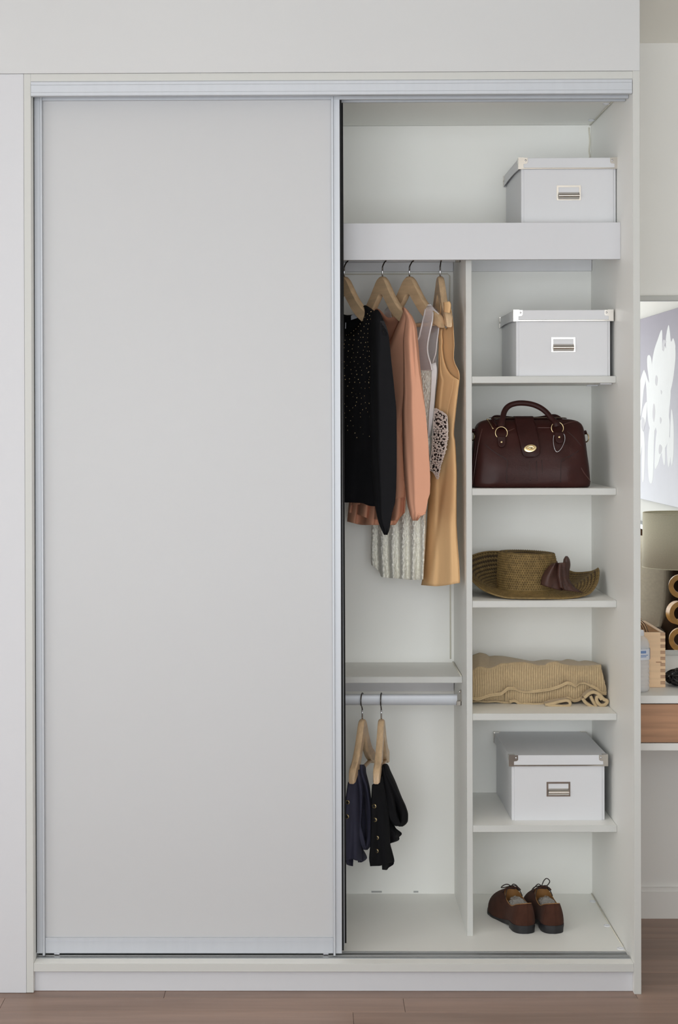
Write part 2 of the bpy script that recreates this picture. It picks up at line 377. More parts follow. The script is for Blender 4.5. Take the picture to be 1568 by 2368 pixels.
# the shelf of the hanging side and the grey-blue rail boards at the back
YS2 = 0.36
ZS2 = P(930, 1565, YS2).z
pb('shelf', XL, XP0 - .0005, YS2, YB, ZS2 - 0.0175, ZS2, 'mel', 0.001)
for (x0, x1, ya, yb) in ((XL, XP0 - .001, 597, 628), (XP1, XR - .001, 597, 628), (XL, XP0 - .002, 1570, 1598.5)):
    z0, z1 = P(900, yb, 0.622).z, (ZFA1 - .0205 if ya < 1000 else ZS2 - 0.0175)
    pb('back_rail', x0, x1, 0.622, YB, z0, z1, 'rail')
# board edge bead around the upper back panels, small clips under shelves, sealant along the right wall
bd = MB(); zt = P(900, 634, YB).z
bd.tube([(XL + .05, YB - .001, zt), (XP0 - .016, YB - .001, zt), (XP0 - .010, YB - .001, zt - .006), (XP0 - .010, YB - .001, ZS2 + .01)], 0.0022, 6)
bd.build('panel_bead', 'caulk', W, smooth=True)
bd = MB(); bd.tube([(XR - .002, YS + .0, ZIN), (XR - .004, .35, ZIN), (XR - .003, YB, ZIN + .001)], 0.0014, 6)
pts = [(XR - .002, YB - .001, ZIN - .004 - .012 * i + random.uniform(-.002, .002)) for i in range(9)]
bd.build('sealant', 'caulk', W, smooth=True)
bd = MB(); bd.tube([(p[0] - random.uniform(.0005, .004), p[1], p[2]) for p in pts], 0.0022, 6)
bd.build('sealant', 'caulk', W, smooth=True)
bd = MB(); bd.tube([(XR - .003, YB, ZF + .002), (XR - .004, .4, ZF + .002), (XR - .003, .14, ZF + .002)], 0.0015, 6)
bd.build('sealant', 'caulk', W, smooth=True)
bd = MB(); bd.tube([(XP0 - .003, YB, ZS2 + .001), (XP0 - .003, YS2 + .01, ZS2 + .001)], 0.0022, 6)
bd.build('sealant', 'caulk', W, smooth=True)
def cam_cap(x, y, z, up=1):
    m = MB(); m.lathe([(0.0095, 0), (0.0095, 0.002 * up), (0.0065, 0.0024 * up), (0.0055, 0.0012 * up), (0.001, 0.0012 * up)], 20, (x, y, z))
    m.build('cam_lock_cap', 'capw', W, ang=40)
for (px, py) in ((1373, 2085), (1405, 2141), (1437, 2194)):
    # depth on the wardrobe floor from the row, just in from the wall
    d = RT @ Vector(((px - CX) / F_PX, (py - CY) / F_PX, 1)); t = (ZF + .001 - ZC) / d.z
    cam_cap(min(CAM.x + d.x * t, XR - .012), CAM.y + d.y * t, ZF + .0008)
for (px, py) in ((1402, 241), (1370, 279)):
    d = RT @ Vector(((px - CX) / F_PX, (py - CY) / F_PX, 1)); t = (ZIN - ZC) / d.z
    cam_cap(min(CAM.x + d.x * t, XR - .012), CAM.y + d.y * t, ZIN + .0015, -1)
for sz in (SHZ[0],):
    for y in (0.30, 0.52):
        MB().box(XR - .034, XR - .002, y - .01, y + .01, sz - TS - .003, sz - TS + .0005, .001).build('shelf_bracket', 'capw', W)
for (px, wd_) in ((871, 24), (962, 11)):
    a = P(px - wd_ / 2, 2061, YB - .0005); b = P(px + wd_ / 2, 2063, YB - .0005)
    MB().box(a.x, b.x, YB - .0008, YB + .001, b.z - .0015, a.z + .001).build('scuff', 'mark', W)
# hanging rails: oval aluminium tube with end brackets
def rail(ztop, y, m):
    n = 20; hz, hy = 0.0155, 0.0075; prof = []
    for k in range(n):
        a = 2 * PI * k / n; ca, sa = math.cos(a), math.sin(a)
        prof.append((y + hy * math.copysign(abs(ca) ** 0.6, ca), ztop - hz + hz * math.copysign(abs(sa) ** 0.8, sa)))
    o = MB().prism(prof, XL + .001, XP0 - .012, 'x').build('hanging_rail', m, W, ang=35)
    b = MB(); b.box(XP0 - .014, XP0 - .0005, y - .010, y + .010, ztop - .031, ztop - .018, .001)
    b.box(XP0 - .0035, XP0 - .0005, y - .010, y + .010, ztop - .031, ztop + .012, .001).ball((XP0 - .004, y - .002, ztop + .006), .003)
    b.build('rail_bracket', 'nickel', o)
    return o
YR = 0.40
ZR1 = P(900, 607, YR).z + 0.031; ZR2 = P(930, 1605, YR).z
rail(ZR1, YR, 'alu'); rail(ZR2, YR, 'alu')

# sliding-door tracks
zt1, zt0 = P(700, 185.5, 0.0).z, P(700, 220.5, 0.0).z
tr = MB()
tz = lambda p: P(700, p, 0.0).z
prof = [(0.060, zt1), (-0.001, zt1), (-0.004, tz(188)), (-0.004, tz(194)), (-0.0033, tz(194.6)), (-0.0036, tz(195.4)), (-0.0036, tz(211)), (-0.0032, tz(211.6)), (-0.0038, tz(212.4)), (-0.0038, tz(219)), (-0.002, zt0), (0.010, zt0), (0.010, zt1 - .006), (0.060, zt1 - .006)]
tr.prism(prof, XL + .001, XR - .0015, 'x')
o = tr.build('top_track', 'alu', W)
z1, z2 = P(1100, 228.5, 0.05).z, P(1100, 235.5, 0.09).z
MB().box(XL + .001, XR - .001, 0.048, 0.053, z1, zt1 - .006, .0006).box(XL + .001, XR - .001, 0.0505, 0.056, z1 - .0005, z1 + .004, .0005).build('track_lip', 'alu', o)
MB().box(XL + .001, XR - .0012, 0.090, 0.094, z2, zt1 - .006, .0006).box(XL + .001, XR - .0012, 0.088, 0.096, z2 - .0002, z2 + .0075, .0008).build('track_lip', 'alu', o)
bt = MB(); zf = ZF + .001
prof = [(0.040, zf), (0.040, zf + .003), (0.046, zf + .0035), (0.050, zf + .0008), (0.054, zf + .0008), (0.056, zf + .0038), (0.058, zf + .0038), (0.060, zf + .0006), (0.088, zf + .0006), (0.089, zf + .0022), (0.0905, zf + .0022), (0.092, zf + .001), (0.098, zf + .001), (0.098, zf)]
bt.prism(prof, XL + .002, XR - .003, 'x')
bt.build('bottom_track', 'track', W)

# ---- sliding doors
def slide_door(xl, xr, y, zb_, zt_, lean, label):
    d = part_empty('sliding_door', W); d['label'] = label
    T = 0.030
    def sh(mb):                                   # the door hangs a hair out of plumb
        zc = (zb_ + zt_) / 2; mb.v = [(vx - lean * (vz - zc), vy, vz) for vx, vy, vz in mb.v]; return mb
    sw, rb = 0.0225, 0.041
    sh(MB().box(xl + sw - .004, xr - sw + .004, y + .010, y + .020, zb_ + .006, zt_ - .002)).build('door_panel', 'door', d)
    for s, x in ((1, xl), (-1, xr)):              # stile: flat face with a proud ridge on its inner edge
        m = MB(); a, b = x, x + s * (sw - .0055)
        m.box(a, b, y + .003, y + T, zb_, zt_, .0008); m.box(x + s * (sw - .0058), x + s * (sw), y - .003, y + T - .004, zb_ - .004, zt_ + .002, .0008)
        sh(m).build('stile', 'alu', d)
        if s > 0 and abs(x - XL) < .03: sq = MB().box(XL + .0006, x + .0003, y - .006, y + .010, zb_ + .004, zt_ - .001)   # brush against the side panel
        else: sq = sh(MB().box(x - s * .0048, x + s * .0002, y + .010, y + .024, zb_ + .006, zt_ - .001))
        sq.build('brush_seal', 'seal', d)
    sh(MB().box(xl + sw, xr - sw, y + .004, y + .024, zb_, zb_ + rb, .0008).box(xl + sw, xr - sw, y + .0028, y + .008, zb_ + rb - .012, zb_ + rb - .0095)).build('bottom_rail', 'alu', d)
    sh(MB().box(xl + sw, xr - sw, y + .004, y + .024, zt_ - .012, zt_ + .004, .0008)).build('top_rail', 'alu', d)
    for x in (xl + .052, xr - .042):
        m = MB()
        m.prism([(x + .007 * math.cos(2 * PI * k / 16) - 0, zb_ - .0030 + .0070 * math.sin(2 * PI * k / 16)) for k in range(16)], y + .009, y + .017)
        sh(m).build('roller', 'chrome', d, ang=30)
    return d
YD = 0.046
zdb, zdt = P(430, 2206, YD).z, P(430, 219, YD).z
DXL = (P(76.5, 260, YD).x + P(85, 2150, YD).x) / 2; DXR = (P(786.5, 260, YD).x + P(790, 2150, YD).x) / 2
slide_door(DXL, DXR, YD, zdb, zdt, 0.0003, 'front door with large plain white panel and aluminium frame')
YD2 = 0.084
zd2 = P(795, 2189, YD2).z
XD2 = P(794.0, 1200, YD2).x
slide_door(XD2 - 0.78, XD2 - .001, YD2, zd2, zdt - .006, 0.0017, 'rear door, only its edge seen beside the front door')

# ================================================================ STORAGE BOXES
def make_box(label, loc, rz):
    B = thing('storage_box', label, 'box', loc, rz, 'lidded white storage boxes')
    wb, dp, hb, wl, hl, H = 0.2555, 0.338, 0.160, 0.270, 0.0305, 0.180
    y0 = 0.0                                      # local: front face at y=0, going back +y
    k = dict(local=True)
    MB().box(-wb / 2, wb / 2, 0.0015, dp, 0.0, hb, .0012).build('body', 'boxw', B, **k)
    MB().box(-wb / 2 + .0072, wb / 2 - .0072, -0.0012, 0.004, 0.0, hb - .004, .0006).build('front_panel', 'boxw', B, **k)
    z1, z0 = H, H - hl
    m = MB(); xo = wl / 2; ya, yb = -.006, dp + .006
    m.box(-xo, xo, ya, yb, z1 - .0025, z1, .0008)
    m.box(-xo, xo, ya, ya + .0022, z0 + .0035, z1 - .002).box(-xo, xo, yb - .0022, yb, z0, z1 - .002)
    # sagging long sides of the lid
    for s in (-1, 1):
        m.grid(9, 2, lambda u, v: (s * (xo - .0005) , ya + (yb - ya) * u, (z1 - .002) if v > .5 else z0 + .004 * math.sin(PI * u)))
        m.grid(9, 2, lambda u, v: (s * (xo - .0025), ya + (yb - ya) * u, (z1 - .002) if v > .5 else z0 + .004 * math.sin(PI * u)))
    lid = m.build('lid', 'boxw', B, **k)
    MB().box(-xo + .001, xo - .001, ya - .0012, ya + .0015, z0, z0 + .0042, .0008).build('edge_strip', 'nickel', lid, **k)
    for sx in (-1, 1):
        for (yy, sy) in ((ya, 1), (yb, -1)):
            m = MB(); e = .0011; L, T2, Hh = .024, .0125, hl
            # plate on the end face: L-shaped
            poly = [(sx * xo, z0), (sx * xo, z1), (sx * (xo - L), z1), (sx * (xo - L), z1 - .0125), (sx * (xo - L + .003), z1 - .0155), (sx * (xo - T2), z1 - .0165), (sx * (xo - T2), z0)]
            m.prism(poly, yy - sy * e, yy + sy * .0004)
            polyy = [(yy, z0), (yy, z1), (yy + sy * L, z1), (yy + sy * L, z1 - .0125), (yy + sy * T2, z1 - .0165), (yy + sy * T2, z0)]
            m.prism(polyy, sx * (xo - .0004), sx * (xo + e), 'x')
            m.box(sx * (xo - .015), sx * (xo + e), yy - sy * e, yy + sy * .015, z1, z1 + e)
            c = m.build('corner_bracket', 'nickel', lid, **k)
            MB().ball((sx * (xo - .0185), yy - sy * .0012, z1 - .007), (.0026, .0014, .0026), 8, 6).build('rivet', 'chrome', lid, smooth=True, **k)
    # label holder with a curved pull
    hw, hh, zc = .0325, .0200, .086
    m = frame_xz(-hw, hw, zc - hh, zc + hh, .0048, -.0032, -.0008)
    h = m.build('label_holder', 'nickel', B, **k)
    m = MB()
    n = 10
    prof = [(-.0015 - .011 * math.sin(PI * i / n), zc + .002 - (hh + .0005) * i / n) for i in range(n + 1)]
    prof2 = [(p[0] + .0016, p[1]) for p in prof]
    m.prism(prof + prof2[::-1], -hw + .0045, hw - .0045, 'x')
    m.build('pull', 'nickel', h, ang=40, **k)
    MB().box(-hw + .004, hw - .004, -.0016, -.0010, zc, zc + hh - .004).build('label_card', 'boxw', h, **k)
    return B
def box_at(pxc, shelf_z, Yf): return (P(pxc, 700, Yf).x, Yf, shelf_z)
B1 = make_box('white lidded box on the top shelf with metal corners and pull', (0, 0, 0), 0)
B2 = copy_tree(B1); B2['label'] = 'white lidded box on the shelf directly above the handbag'
B3 = copy_tree(B1); B3['label'] = 'white lidded box on the low shelf below the folded knit throw'
B1.location = (P(1315, 440, 0.22).x, 0.22, ZFA1); B1.rotation_euler.z = R1 = math.radians(0.3)
B2.location = (P(1302.5, 800, 0.256).x, 0.256, SHZ[0])
B3.location = (P(1291, 1820, 0.294).x, 0.294, SHZ[4]); B3.rotation_euler.z = math.radians(0.8)

# ================================================================ HANGERS
def make_hanger():
    H = thing('wooden_hanger', '', 'hanger', group='wooden clothes hangers')
    k = dict(local=True)
    zt = -0.0705                                  # top of the wood below the rail top
    outer = [(0, 0.0), (.012, -.0015), (.028, -.008), (.05, -.026), (.08, -.052), (.12, -.080), (.16, -.100), (.185, -.107), (.205, -.116), (.216, -.127), (.222, -.141)]
    lower = [(0, -.052), (.012, -.054), (.028, -.066), (.05, -.082), (.08, -.104), (.12, -.124), (.16, -.138), (.195, -.146), (.215, -.152), (.222, -.151)]
    m = MB(); n = 45; rows = []
    for i in range(-n, n + 1):
        x = .222 * i / n; ax = abs(x); zo, zl = zt + interp(outer, ax), zt + interp(lower, ax)
        if zo - zl < .006: zo = zl + .006
        ty = .0085 if ax < .03 else .0085 + .0010 * min(1, (ax - .03) / .15)
        if ax > .208: ty -= .0025 * (ax - .208) / .014
        yb = 0             # arms sweep forward
        zc, hz = (zo + zl) / 2, (zo - zl) / 2; r = min(.0035, hz * .5)
        ring = []
        for (sy, sz) in ((-1, -1), (1, -1), (1, 1), (-1, 1)):
            c = [(sy * (ty - r), sz * hz), (sy * ty, sz * (hz - r))]
            if sy * sz > 0: c = c if False else c
            ring.append((sy, sz, c))
        lp = []
        lp += [(-ty, -(hz - r)), (-(ty - r), -hz), (ty - r, -hz), (ty, -(hz - r)), (ty, hz - r), (ty - r, hz), (-(ty - r), hz), (-ty, hz - r)]
        rows.append([(x * .67, yb + a, zc + b) for a, b in lp])
    q = 8; vs = [v for r in rows for v in r]
    fs = [(i * q + k2, i * q + (k2 + 1) % q, (i + 1) * q + (k2 + 1) % q, (i + 1) * q + k2) for i in range(len(rows) - 1) for k2 in range(q)]
    fs += [tuple(range(q)), tuple((len(rows) - 1) * q + k2 for k2 in range(q))[::-1]]
    m.add(vs, fs).build('hanger_body', 'hang', H, ang=40, **k)
    hk = [(0, 0, zt - .01), (0, 0, zt + .016), (0, 0, zt + .027)]
    sh = MB().tube(hk, .0023, 8).build('shank', 'chrome', H, smooth=True, **k)
    r = .0205; c = Vector((0.0, 0, .0025 - r))
    pts = [(0, 0, zt + .026), (.003, 0, zt + .031), (.011, 0, zt + .039)]
    for i in range(15):
        a = -0.55 + (PI + 1.0) * i / 14
        pts.append((c.x + r * math.cos(a), 0, c.z + r * math.sin(a)))
    MB().tube(spline(pts, 3), .0018, 8).build('hook', M['hookm'], H, smooth=True, **k)
    MB().tube([(-.142, 0, zt - .138), (0, 0, zt - .139), (.142, 0, zt - .138)], .0055, 10).build('trouser_bar', 'hang', H, smooth=True, **k)
    return H
M['hookm'] = mat('dark_steel_wire', (92, 88, 86), 0.22, 1.0)
HP = {}
def set_hanger(o, px, pyr, u, ztop, label, flip=False):
    X = P(px, pyr, YR).x
    u = Vector((u[0], u[1], 0)).normalized()
    o.location = (X, YR, ztop + .0002)
    o.rotation_euler = (0, 0, math.atan2(u.y, u.x))
    o['label'] = label
    return (X, YR, u, Vector((u.y, -u.x, 0)))
h1 = make_hanger()
hs = [h1] + [copy_tree(h1) for _ in range(5)]
for h_ in hs[:2]:
    for c_ in kids(h_):
        if c_.name.startswith('trouser_bar'): bpy.data.objects.remove(c_)      # these two have no bar
G1 = set_hanger(hs[0], 796, 640, (.55, -.835), ZR1, 'wooden hanger carrying the black studded blouse, half behind the door')
G2 = set_hanger(hs[1], 884.5, 640, (.50, -.865), ZR1, 'wooden hanger carrying the peach blouse')
G3 = set_hanger(hs[2], 947, 640, (.555, -.83), ZR1, 'wooden hanger carrying the white lace dress')
G4 = set_hanger(hs[3], 1018, 640, (.09, -.996), ZR1, 'wooden hanger carrying the camel dress, nearest the partition')
G5 = set_hanger(hs[4], 838, 1663, (-.23, -.97), ZR2, 'wooden hanger on the lower rail with the navy trousers')
G6 = set_hanger(hs[5], 882, 1663, (-.14, -.99), ZR2, 'wooden hanger on the lower rail with the black trousers')

# ================================================================ GARMENTS
YMIN, YMAX = 0.185, 0.600
def gp(G, px, py, n=0.0, lo=YMIN, hi=YMAX):
    """point of the vertical plane through a hanger seen at a photograph pixel, pushed n along the plane's normal"""
    X, Y, u, nv = G
    d = RT @ Vector(((px - CX) / F_PX, (py - CY) / F_PX, 1))
    den = d.x * u.y - d.y * u.x
    # CAM + t d = (X,Y) + s u
    t = ((X - CAM.x) * u.y - (Y - CAM.y) * u.x) / den
    y = clamp(CAM.y + t * d.y, lo, hi) - n * min(2.4, 1 / max(abs(u.x), .01))
    return P(px, py, clamp(y, lo - .035, hi + .02))
def sheet(mb, G, left, right, top, bot, off, nu=40, nv=60, lo=YMIN, hi=YMAX):
    def fn(a, v):
        yt, yb = interp(top, a), interp(bot, a)
        y = yt + (yb - yt) * v
        x = interp(left, y) * (1 - a) + interp(right, y) * a
        return gp(G, x, y, off(a, v), lo, hi)
    return mb.grid(nu, nv, fn)
def sleeve(mb, G, rows, depth, noff, fold=0.0, k=5, nu=28, nv=50, lo=YMIN, hi=YMAX, ph=0.0):
    ys = [r[0] for r in rows]; L = [(r[0], r[1]) for r in rows]; R_ = [(r[0], r[2]) for r in rows]
    def fn(u, v):
        y = ys[0] + (ys[-1] - ys[0]) * v; xl, xr = interp(L, y), interp(R_, y)
        a = 2 * PI * u; c = math.cos(a); s = math.sin(a)
        x = (xl + xr) / 2 + (xr - xl) / 2 * c
        dd = depth * min(1, (xr - xl) / 30)
        f = fold * math.sin(k * a + 3 * v + ph) * min(1, v * 4)
        return gp(G, x, y, noff + dd * s + f, lo, hi)
    mb.grid(nu, nv, fn, closed_u=True)
    # close the ends
    n0 = len(mb.v) - nu * nv
    mb.f.append(tuple(n0 + i for i in range(nu)))
    mb.f.append(tuple(n0 + nu * (nv - 1) + i for i in range(nu)))
    return mb
def dome(a, p=0.5): return max(0.0, 1 - (2 * a - 1) ** 2) ** p
def nz(x, y, z=0): return noise.noise((x, y, z))

# ---- black studded blouse
K = thing('black_blouse', 'black long-sleeved blouse dotted with gold studs, beside the door edge', 'blouse', (G1[0], YR, ZR1 - .7), group=None)
L_ = [(700, 750), (780, 735), (1170, 716)]; R_ = [(700, 866), (740, 884), (790, 890), (1000, 884), (1175, 872)]
TOPF = [(0, 745), (.12, 722), (.2, 712), (.30, 742), (.43, 776), (.55, 768), (.64, 748), (.72, 726), (.79, 706.5), (.86, 711), (.93, 722), (1, 744)]
TOPB = [(0, 745), (.12, 722), (.2, 712), (.30, 722), (.43, 729), (.58, 726), (.70, 715), (.79, 706), (.86, 711), (.93, 722), (1, 744)]
BOT = [(0, 1168), (.55, 1162), (.75, 1163), (.9, 1170), (1, 1171)]
def ramp(v, k=18): return min(1, math.sqrt(max(0, v) * k))
def offk(a, v): return 0.026 * dome(a, .35) * ramp(v) + .005 * math.sin(13 * a + 1.2) * v * v + .003 * nz(a * 6, v * 3)
m = MB(); sheet(m, G1, L_, R_, TOPF, BOT, offk, 50, 60); sheet(m, G1, L_, R_, TOPB, BOT, lambda a, v: -0.022 * dome(a, .35) * ramp(v) - .004 * math.sin(11 * a) * v, 36, 40)
m.build('bodice', 'black', K, smooth=True, solid=0.0012)
SL = [(716, 868, 874), (724, 862, 880), (745, 858, 889), (770, 857, 898), (840, 856, 905.5), (900, 855, 912), (960, 855, 917), (1060, 858, 917.5), (1120, 862, 916.5), (1160, 866, 914), (1185, 870, 907), (1210, 876, 903), (1230, 884.5, 899), (1237, 888, 896)]
m = MB(); sleeve(m, G1, SL, .026, .034, .0030, 7, nu=56, nv=70)
m.build('sleeve', 'black', K, smooth=True)
m = MB(); sleeve(m, G1, [(742, 722, 728), (770, 712, 734), (900, 706, 738), (1100, 706, 738), (1170, 714, 734)], .022, -.004, .003, 5, nu=16, nv=20)
m.build('sleeve', 'black', K, smooth=True)
# sheer shoulder patch
m = MB(); sheet(m, G1, [(735, 878), (800, 889)], [(735, 886.5), (770, 897.5), (800, 901.5)], [(0, 742), (1, 742)], [(0, 776), (1, 776)], lambda a, v: .066, 6, 10)
m.build('sheer_shoulder', 'sheer', K, smooth=True, label='see-through chiffon at the shoulder')
# gold studs: rows along the neckline and the seam, then a scatter thinning downwards
studs = [(858, 721), (863, 726), (850, 726), (855, 730), (844, 734), (857, 738), (850, 739), (839, 741), (833, 749), (847, 749), (853, 749), (829, 755), (842, 755), (823, 761), (851, 761), (818, 765), (835, 765), (812, 770), (795, 776), (801, 775), (806, 774), (829, 772), (843, 771), (851, 771), (818, 776), (834, 780), (840, 780), (850, 781), (798, 787), (809, 785), (819, 786), (829, 787), (835, 793), (846, 792), (851, 791), (796, 796), (816, 798), (807, 797), (829, 802), (844, 802), (852, 802)]
random.seed(5); tries = 0
while len(studs) < 138 and tries < 9000:
    tries += 1
    x, y = random.uniform(793, 859), random.uniform(804, 1020)
    if random.random() < ((y - 804) / 216) ** 0.55 * 0.93: continue
    if any((x - a) ** 2 + (y - b) ** 2 < 62 for a, b in studs): continue
    studs.append((x, y))
for y in range(812, 940, 12): studs.append((855 + random.uniform(-2, 2), y))
m = MB()
SB, SV = MB(), []
for (x, y) in studs:
    a = (x - interp(L_, y)) / (interp(R_, y) - interp(L_, y)); yt, yb = interp(TOPF, a), interp(BOT, a); v = clamp((y - yt) / (yb - yt), 0, 1)
    p = gp(G1, x, y, offk(a, v) + .0022); r = random.choice((.0012, .0015, .0015, .0019))
    m.ball(p, (r, r, r), 6, 4)
m.build('gold_studs', 'brass', K, smooth=True, kind='stuff')
m = MB(); sheet(m, G1, [(700, 812), (745, 812)], [(700, 830), (745, 830)], [(0, 730), (1, 719)], [(0, 740), (1, 734)], lambda a, v: .001, 6, 4)
m.build('neck_label', 'tag', K, solid=.0006)
m = MB(); m.tube([gp(G1, 799.5, 746, .0225), gp(G1, 799, 760, .0235)], .0009, 6); m.build('hanging_loop', 'tag', K)

# ---- peach blouse
K = thing('peach_blouse', 'peach long-sleeved blouse with ruffled hem, between black and white garments', 'blouse', (G2[0], YR, ZR1 - .7))
L_ = [(700, 848), (780, 846), (1000, 838), (1100, 824), (1180, 806), (1220, 803)]; R_ = [(700, 940), (728, 950), (760, 950), (900, 945), (1000, 930), (1080, 934), (1150, 938), (1215, 934)]
TOPF = [(0, 745), (.15, 722), (.25, 714), (.40, 770), (.52, 790), (.62, 768), (.75, 738), (.88, 711), (.94, 716), (1, 734)]
TOPB = [(0, 745), (.15, 722), (.25, 714), (.50, 735), (.75, 728), (.88, 710), (.94, 716), (1, 734)]
BOT = [(0, 1170), (.5, 1160), (1, 1150)]
offp = lambda a, v: .025 * dome(a, .35) * ramp(v) + .006 * math.sin(17 * a) * v * v - .006 * math.exp(-((v - .66) / .03) ** 2)
m = MB(); sheet(m, G2, L_, R_, TOPF, BOT, offp, 50, 60); sheet(m, G2, L_, R_, TOPB, BOT, lambda a, v: -.025 * dome(a, .35) * ramp(v), 36, 40)
m.build('bodice', 'peach', K, smooth=True, solid=.0012)
SL = [(712, 932, 938), (720, 934, 944), (735, 938, 955), (755, 936, 963), (790, 932, 967), (850, 933, 972), (900, 933, 978), (960, 930, 985), (1030, 931, 991), (1080, 933, 994), (1110, 935, 995.5), (1140, 938, 994.5), (1155, 940, 990), (1170, 943, 987.5), (1186, 947, 984.5), (1189, 948, 978), (1196, 950, 972), (1204, 954, 966)]
m = MB(); sleeve(m, G2, SL, .027, .030, .0030, 7, nu=56, nv=80, ph=1.0)
m.build('sleeve', 'peach', K, smooth=True)
m = MB(); c0 = [gp(G2, x, y, .062 - .0006 * abs(x - 972)) for x, y in ((966, 1188), (971, 1190.5), (977, 1190), (983.5, 1186))]; m.tube(spline(c0, 4), .0028, 6); m.build('cuff', 'peach', K, smooth=True)
m = MB(); sleeve(m, G2, [(745, 830, 836), (780, 822, 842), (950, 816, 842), (1130, 818, 842), (1190, 824, 838)], .02, -.004, .003, 5, nu=16, nv=20)
m.build('sleeve', 'peach', K, smooth=True)
# two ruffled tiers at the hem
for (tp, bt_, am, nn, seed) in ((1140, [(0, 1206), (.3, 1214), (.55, 1214), (.75, 1214), (.86, 1214), (.93, 1196), (1, 1185)], .011, 6, 0.3), (1120, [(0, 1185), (.18, 1190), (.4, 1200), (.62, 1202), (.8, 1204), (.9, 1200), (1, 1176)], .012, 7, 1.9)):
    m = MB(); fr = lambda a, v: (.012 if seed < 1 else .022) * dome(a, .3) + am * math.copysign(abs(math.sin(nn * PI * a + seed)) ** .6, math.sin(nn * PI * a + seed)) * (.25 + .75 * v)
    sheet(m, G2, [(1100, 832), (1150, 810), (1205, 803)], [(1100, 936), (1150, 938), (1190, 936), (1220, 930)], [(0, tp), (1, tp - 12)], bt_, fr, 110, 14)
    sheet(m, G2, [(1100, 832), (1150, 810), (1205, 803)], [(1100, 936), (1150, 938), (1190, 936), (1220, 930)], [(0, tp), (1, tp - 12)], [(0, 1180), (1, 1170)], lambda a, v: -.016 * dome(a, .3), 40, 6)
    m.build('ruffle', 'peach', K, smooth=True, solid=.0010)

# ---- white lace dress with mesh yoke
K = thing('white_lace_dress', 'sleeveless white dress with mesh yoke and lace skirt, behind the peach blouse', 'dress', (G3[0], YR, ZR1 - .8))
neck = [(985, 710), (981, 730), (977, 747), (972, 768), (968, 782), (955, 800), (940, 806), (925, 800), (915, 780), (908, 750), (903, 722), (898, 700)]
armf = [(1001, 722), (999, 745), (992, 777), (988.5, 800), (989, 815), (991.5, 827), (996, 842), (998.5, 856)]
armb = [(1016, 727), (1014.5, 760), (1010.5, 791), (1008, 815), (1002, 835), (998, 852)]
yb = .020
# yoke front (mesh), from the neck edge to the front armhole
m = MB(); sheet(m, G3, [(706, 988), (712, 985), (730, 981), (747, 977), (768, 972), (782, 968), (800, 955), (806, 930), (860, 925)], [(706, 998), (712, 1001), (722, 1001), (745, 999), (777, 992), (800, 988.5), (815, 989), (827, 991.5), (842, 996), (860, 999)], [(0, 706), (1, 706)], [(0, 852), (1, 858)], lambda a, v: yb * ramp(v) + .002, 16, 36)
sheet(m, G3, [(700, 893), (730, 888), (790, 885), (806, 886), (860, 884)], [(700, 900), (722, 904), (750, 909), (780, 916), (800, 925), (806, 930), (860, 925)], [(0, 716), (1, 702)], [(0, 852), (1, 852)], lambda a, v: yb * ramp(v), 10, 26)
m.build('yoke', 'mesh', K, smooth=True, label='sheer white mesh yoke')
# back panel (seen through the armhole)
m = MB(); sheet(m, G3, [(700, 895), (740, 890), (860, 884)], [(706, 1000), (712, 1008), (722, 1015), (760, 1014.5), (791, 1010.5), (815, 1008.5), (835, 1010), (860, 1010)], [(0, 712), (.15, 706), (.3, 735), (.5, 748), (.75, 738), (.93, 706), (1, 712)], [(0, 860), (1, 860)], lambda a, v: -.018 * ramp(v), 30, 30)
m.build('back_panel', 'mesh', K, smooth=True)
m = MB()
for (pl, r) in ((neck, .0024), (armf, .0024), (armb, .0016)):
    m.tube(spline([gp(G3, x, y, (yb + .003) * min(1, (y - 700) / 50) * (1 if pl is not armb else -.3)) for x, y in pl], 5), r, 6, flat=.7)
sheet(m, G3, [(703, 990), (712, 985)], [(703, 996), (712, 1003), (728, 1017)], [(0, 704), (1, 704)], [(0, 711), (1, 727)], lambda a, v: .003, 8, 8)
m.build('edge_binding', 'whitef', K, smooth=True, label='white binding of neck and armholes')
# lace bodice and skirt, with a plain white side strip
L2 = [(850, 886), (1000, 880), (1160, 863), (1230, 859), (1280, 857.5), (1340, 861)]; R2 = [(850, 1000), (856, 1000), (960, 995), (1013, 994), (1100, 991), (1190, 985), (1250, 983.5), (1342, 979)]
BT = [(0, 1306), (.06, 1312), (.14, 1322), (.18, 1334), (.35, 1337), (.5, 1338), (.75, 1341), (1, 1340)]
def offw(a, v):
    f = max(0, (v - .3) / .7)
    return .02 * dome(a) + f * (.012 * math.sin(2 * PI * 5.2 * a + 1.2 + .6 * math.sin(4 * v)) * (.5 + .5 * f)) + .0034 * nz(a * 46, v * 70) + .0026 * nz(a * 120, v * 170)
m = MB(); sheet(m, G3, L2, R2, [(0, 852), (1, 856)], BT, offw, 170, 260)
sheet(m, G3, L2, R2, [(0, 852), (1, 856)], BT, lambda a, v: -.024 * dome(a) - max(0, v - .3) * .008 * math.sin(30 * a), 60, 60)
m.build('lace_skirt', 'lace', K, smooth=True)
m = MB(); sheet(m, G3, [(840, 996), (856, 998), (900, 997), (960, 992), (1013, 990)], [(838, 1008), (856, 1010.5), (900, 1007), (960, 1002), (1000, 996), (1013, 993)], [(0, 842), (1, 838)], [(0, 1012), (1, 1012)], lambda a, v: .014 - .012 * a, 8, 24)
m.build('side_strip', 'whitef', K, smooth=True, solid=.001)

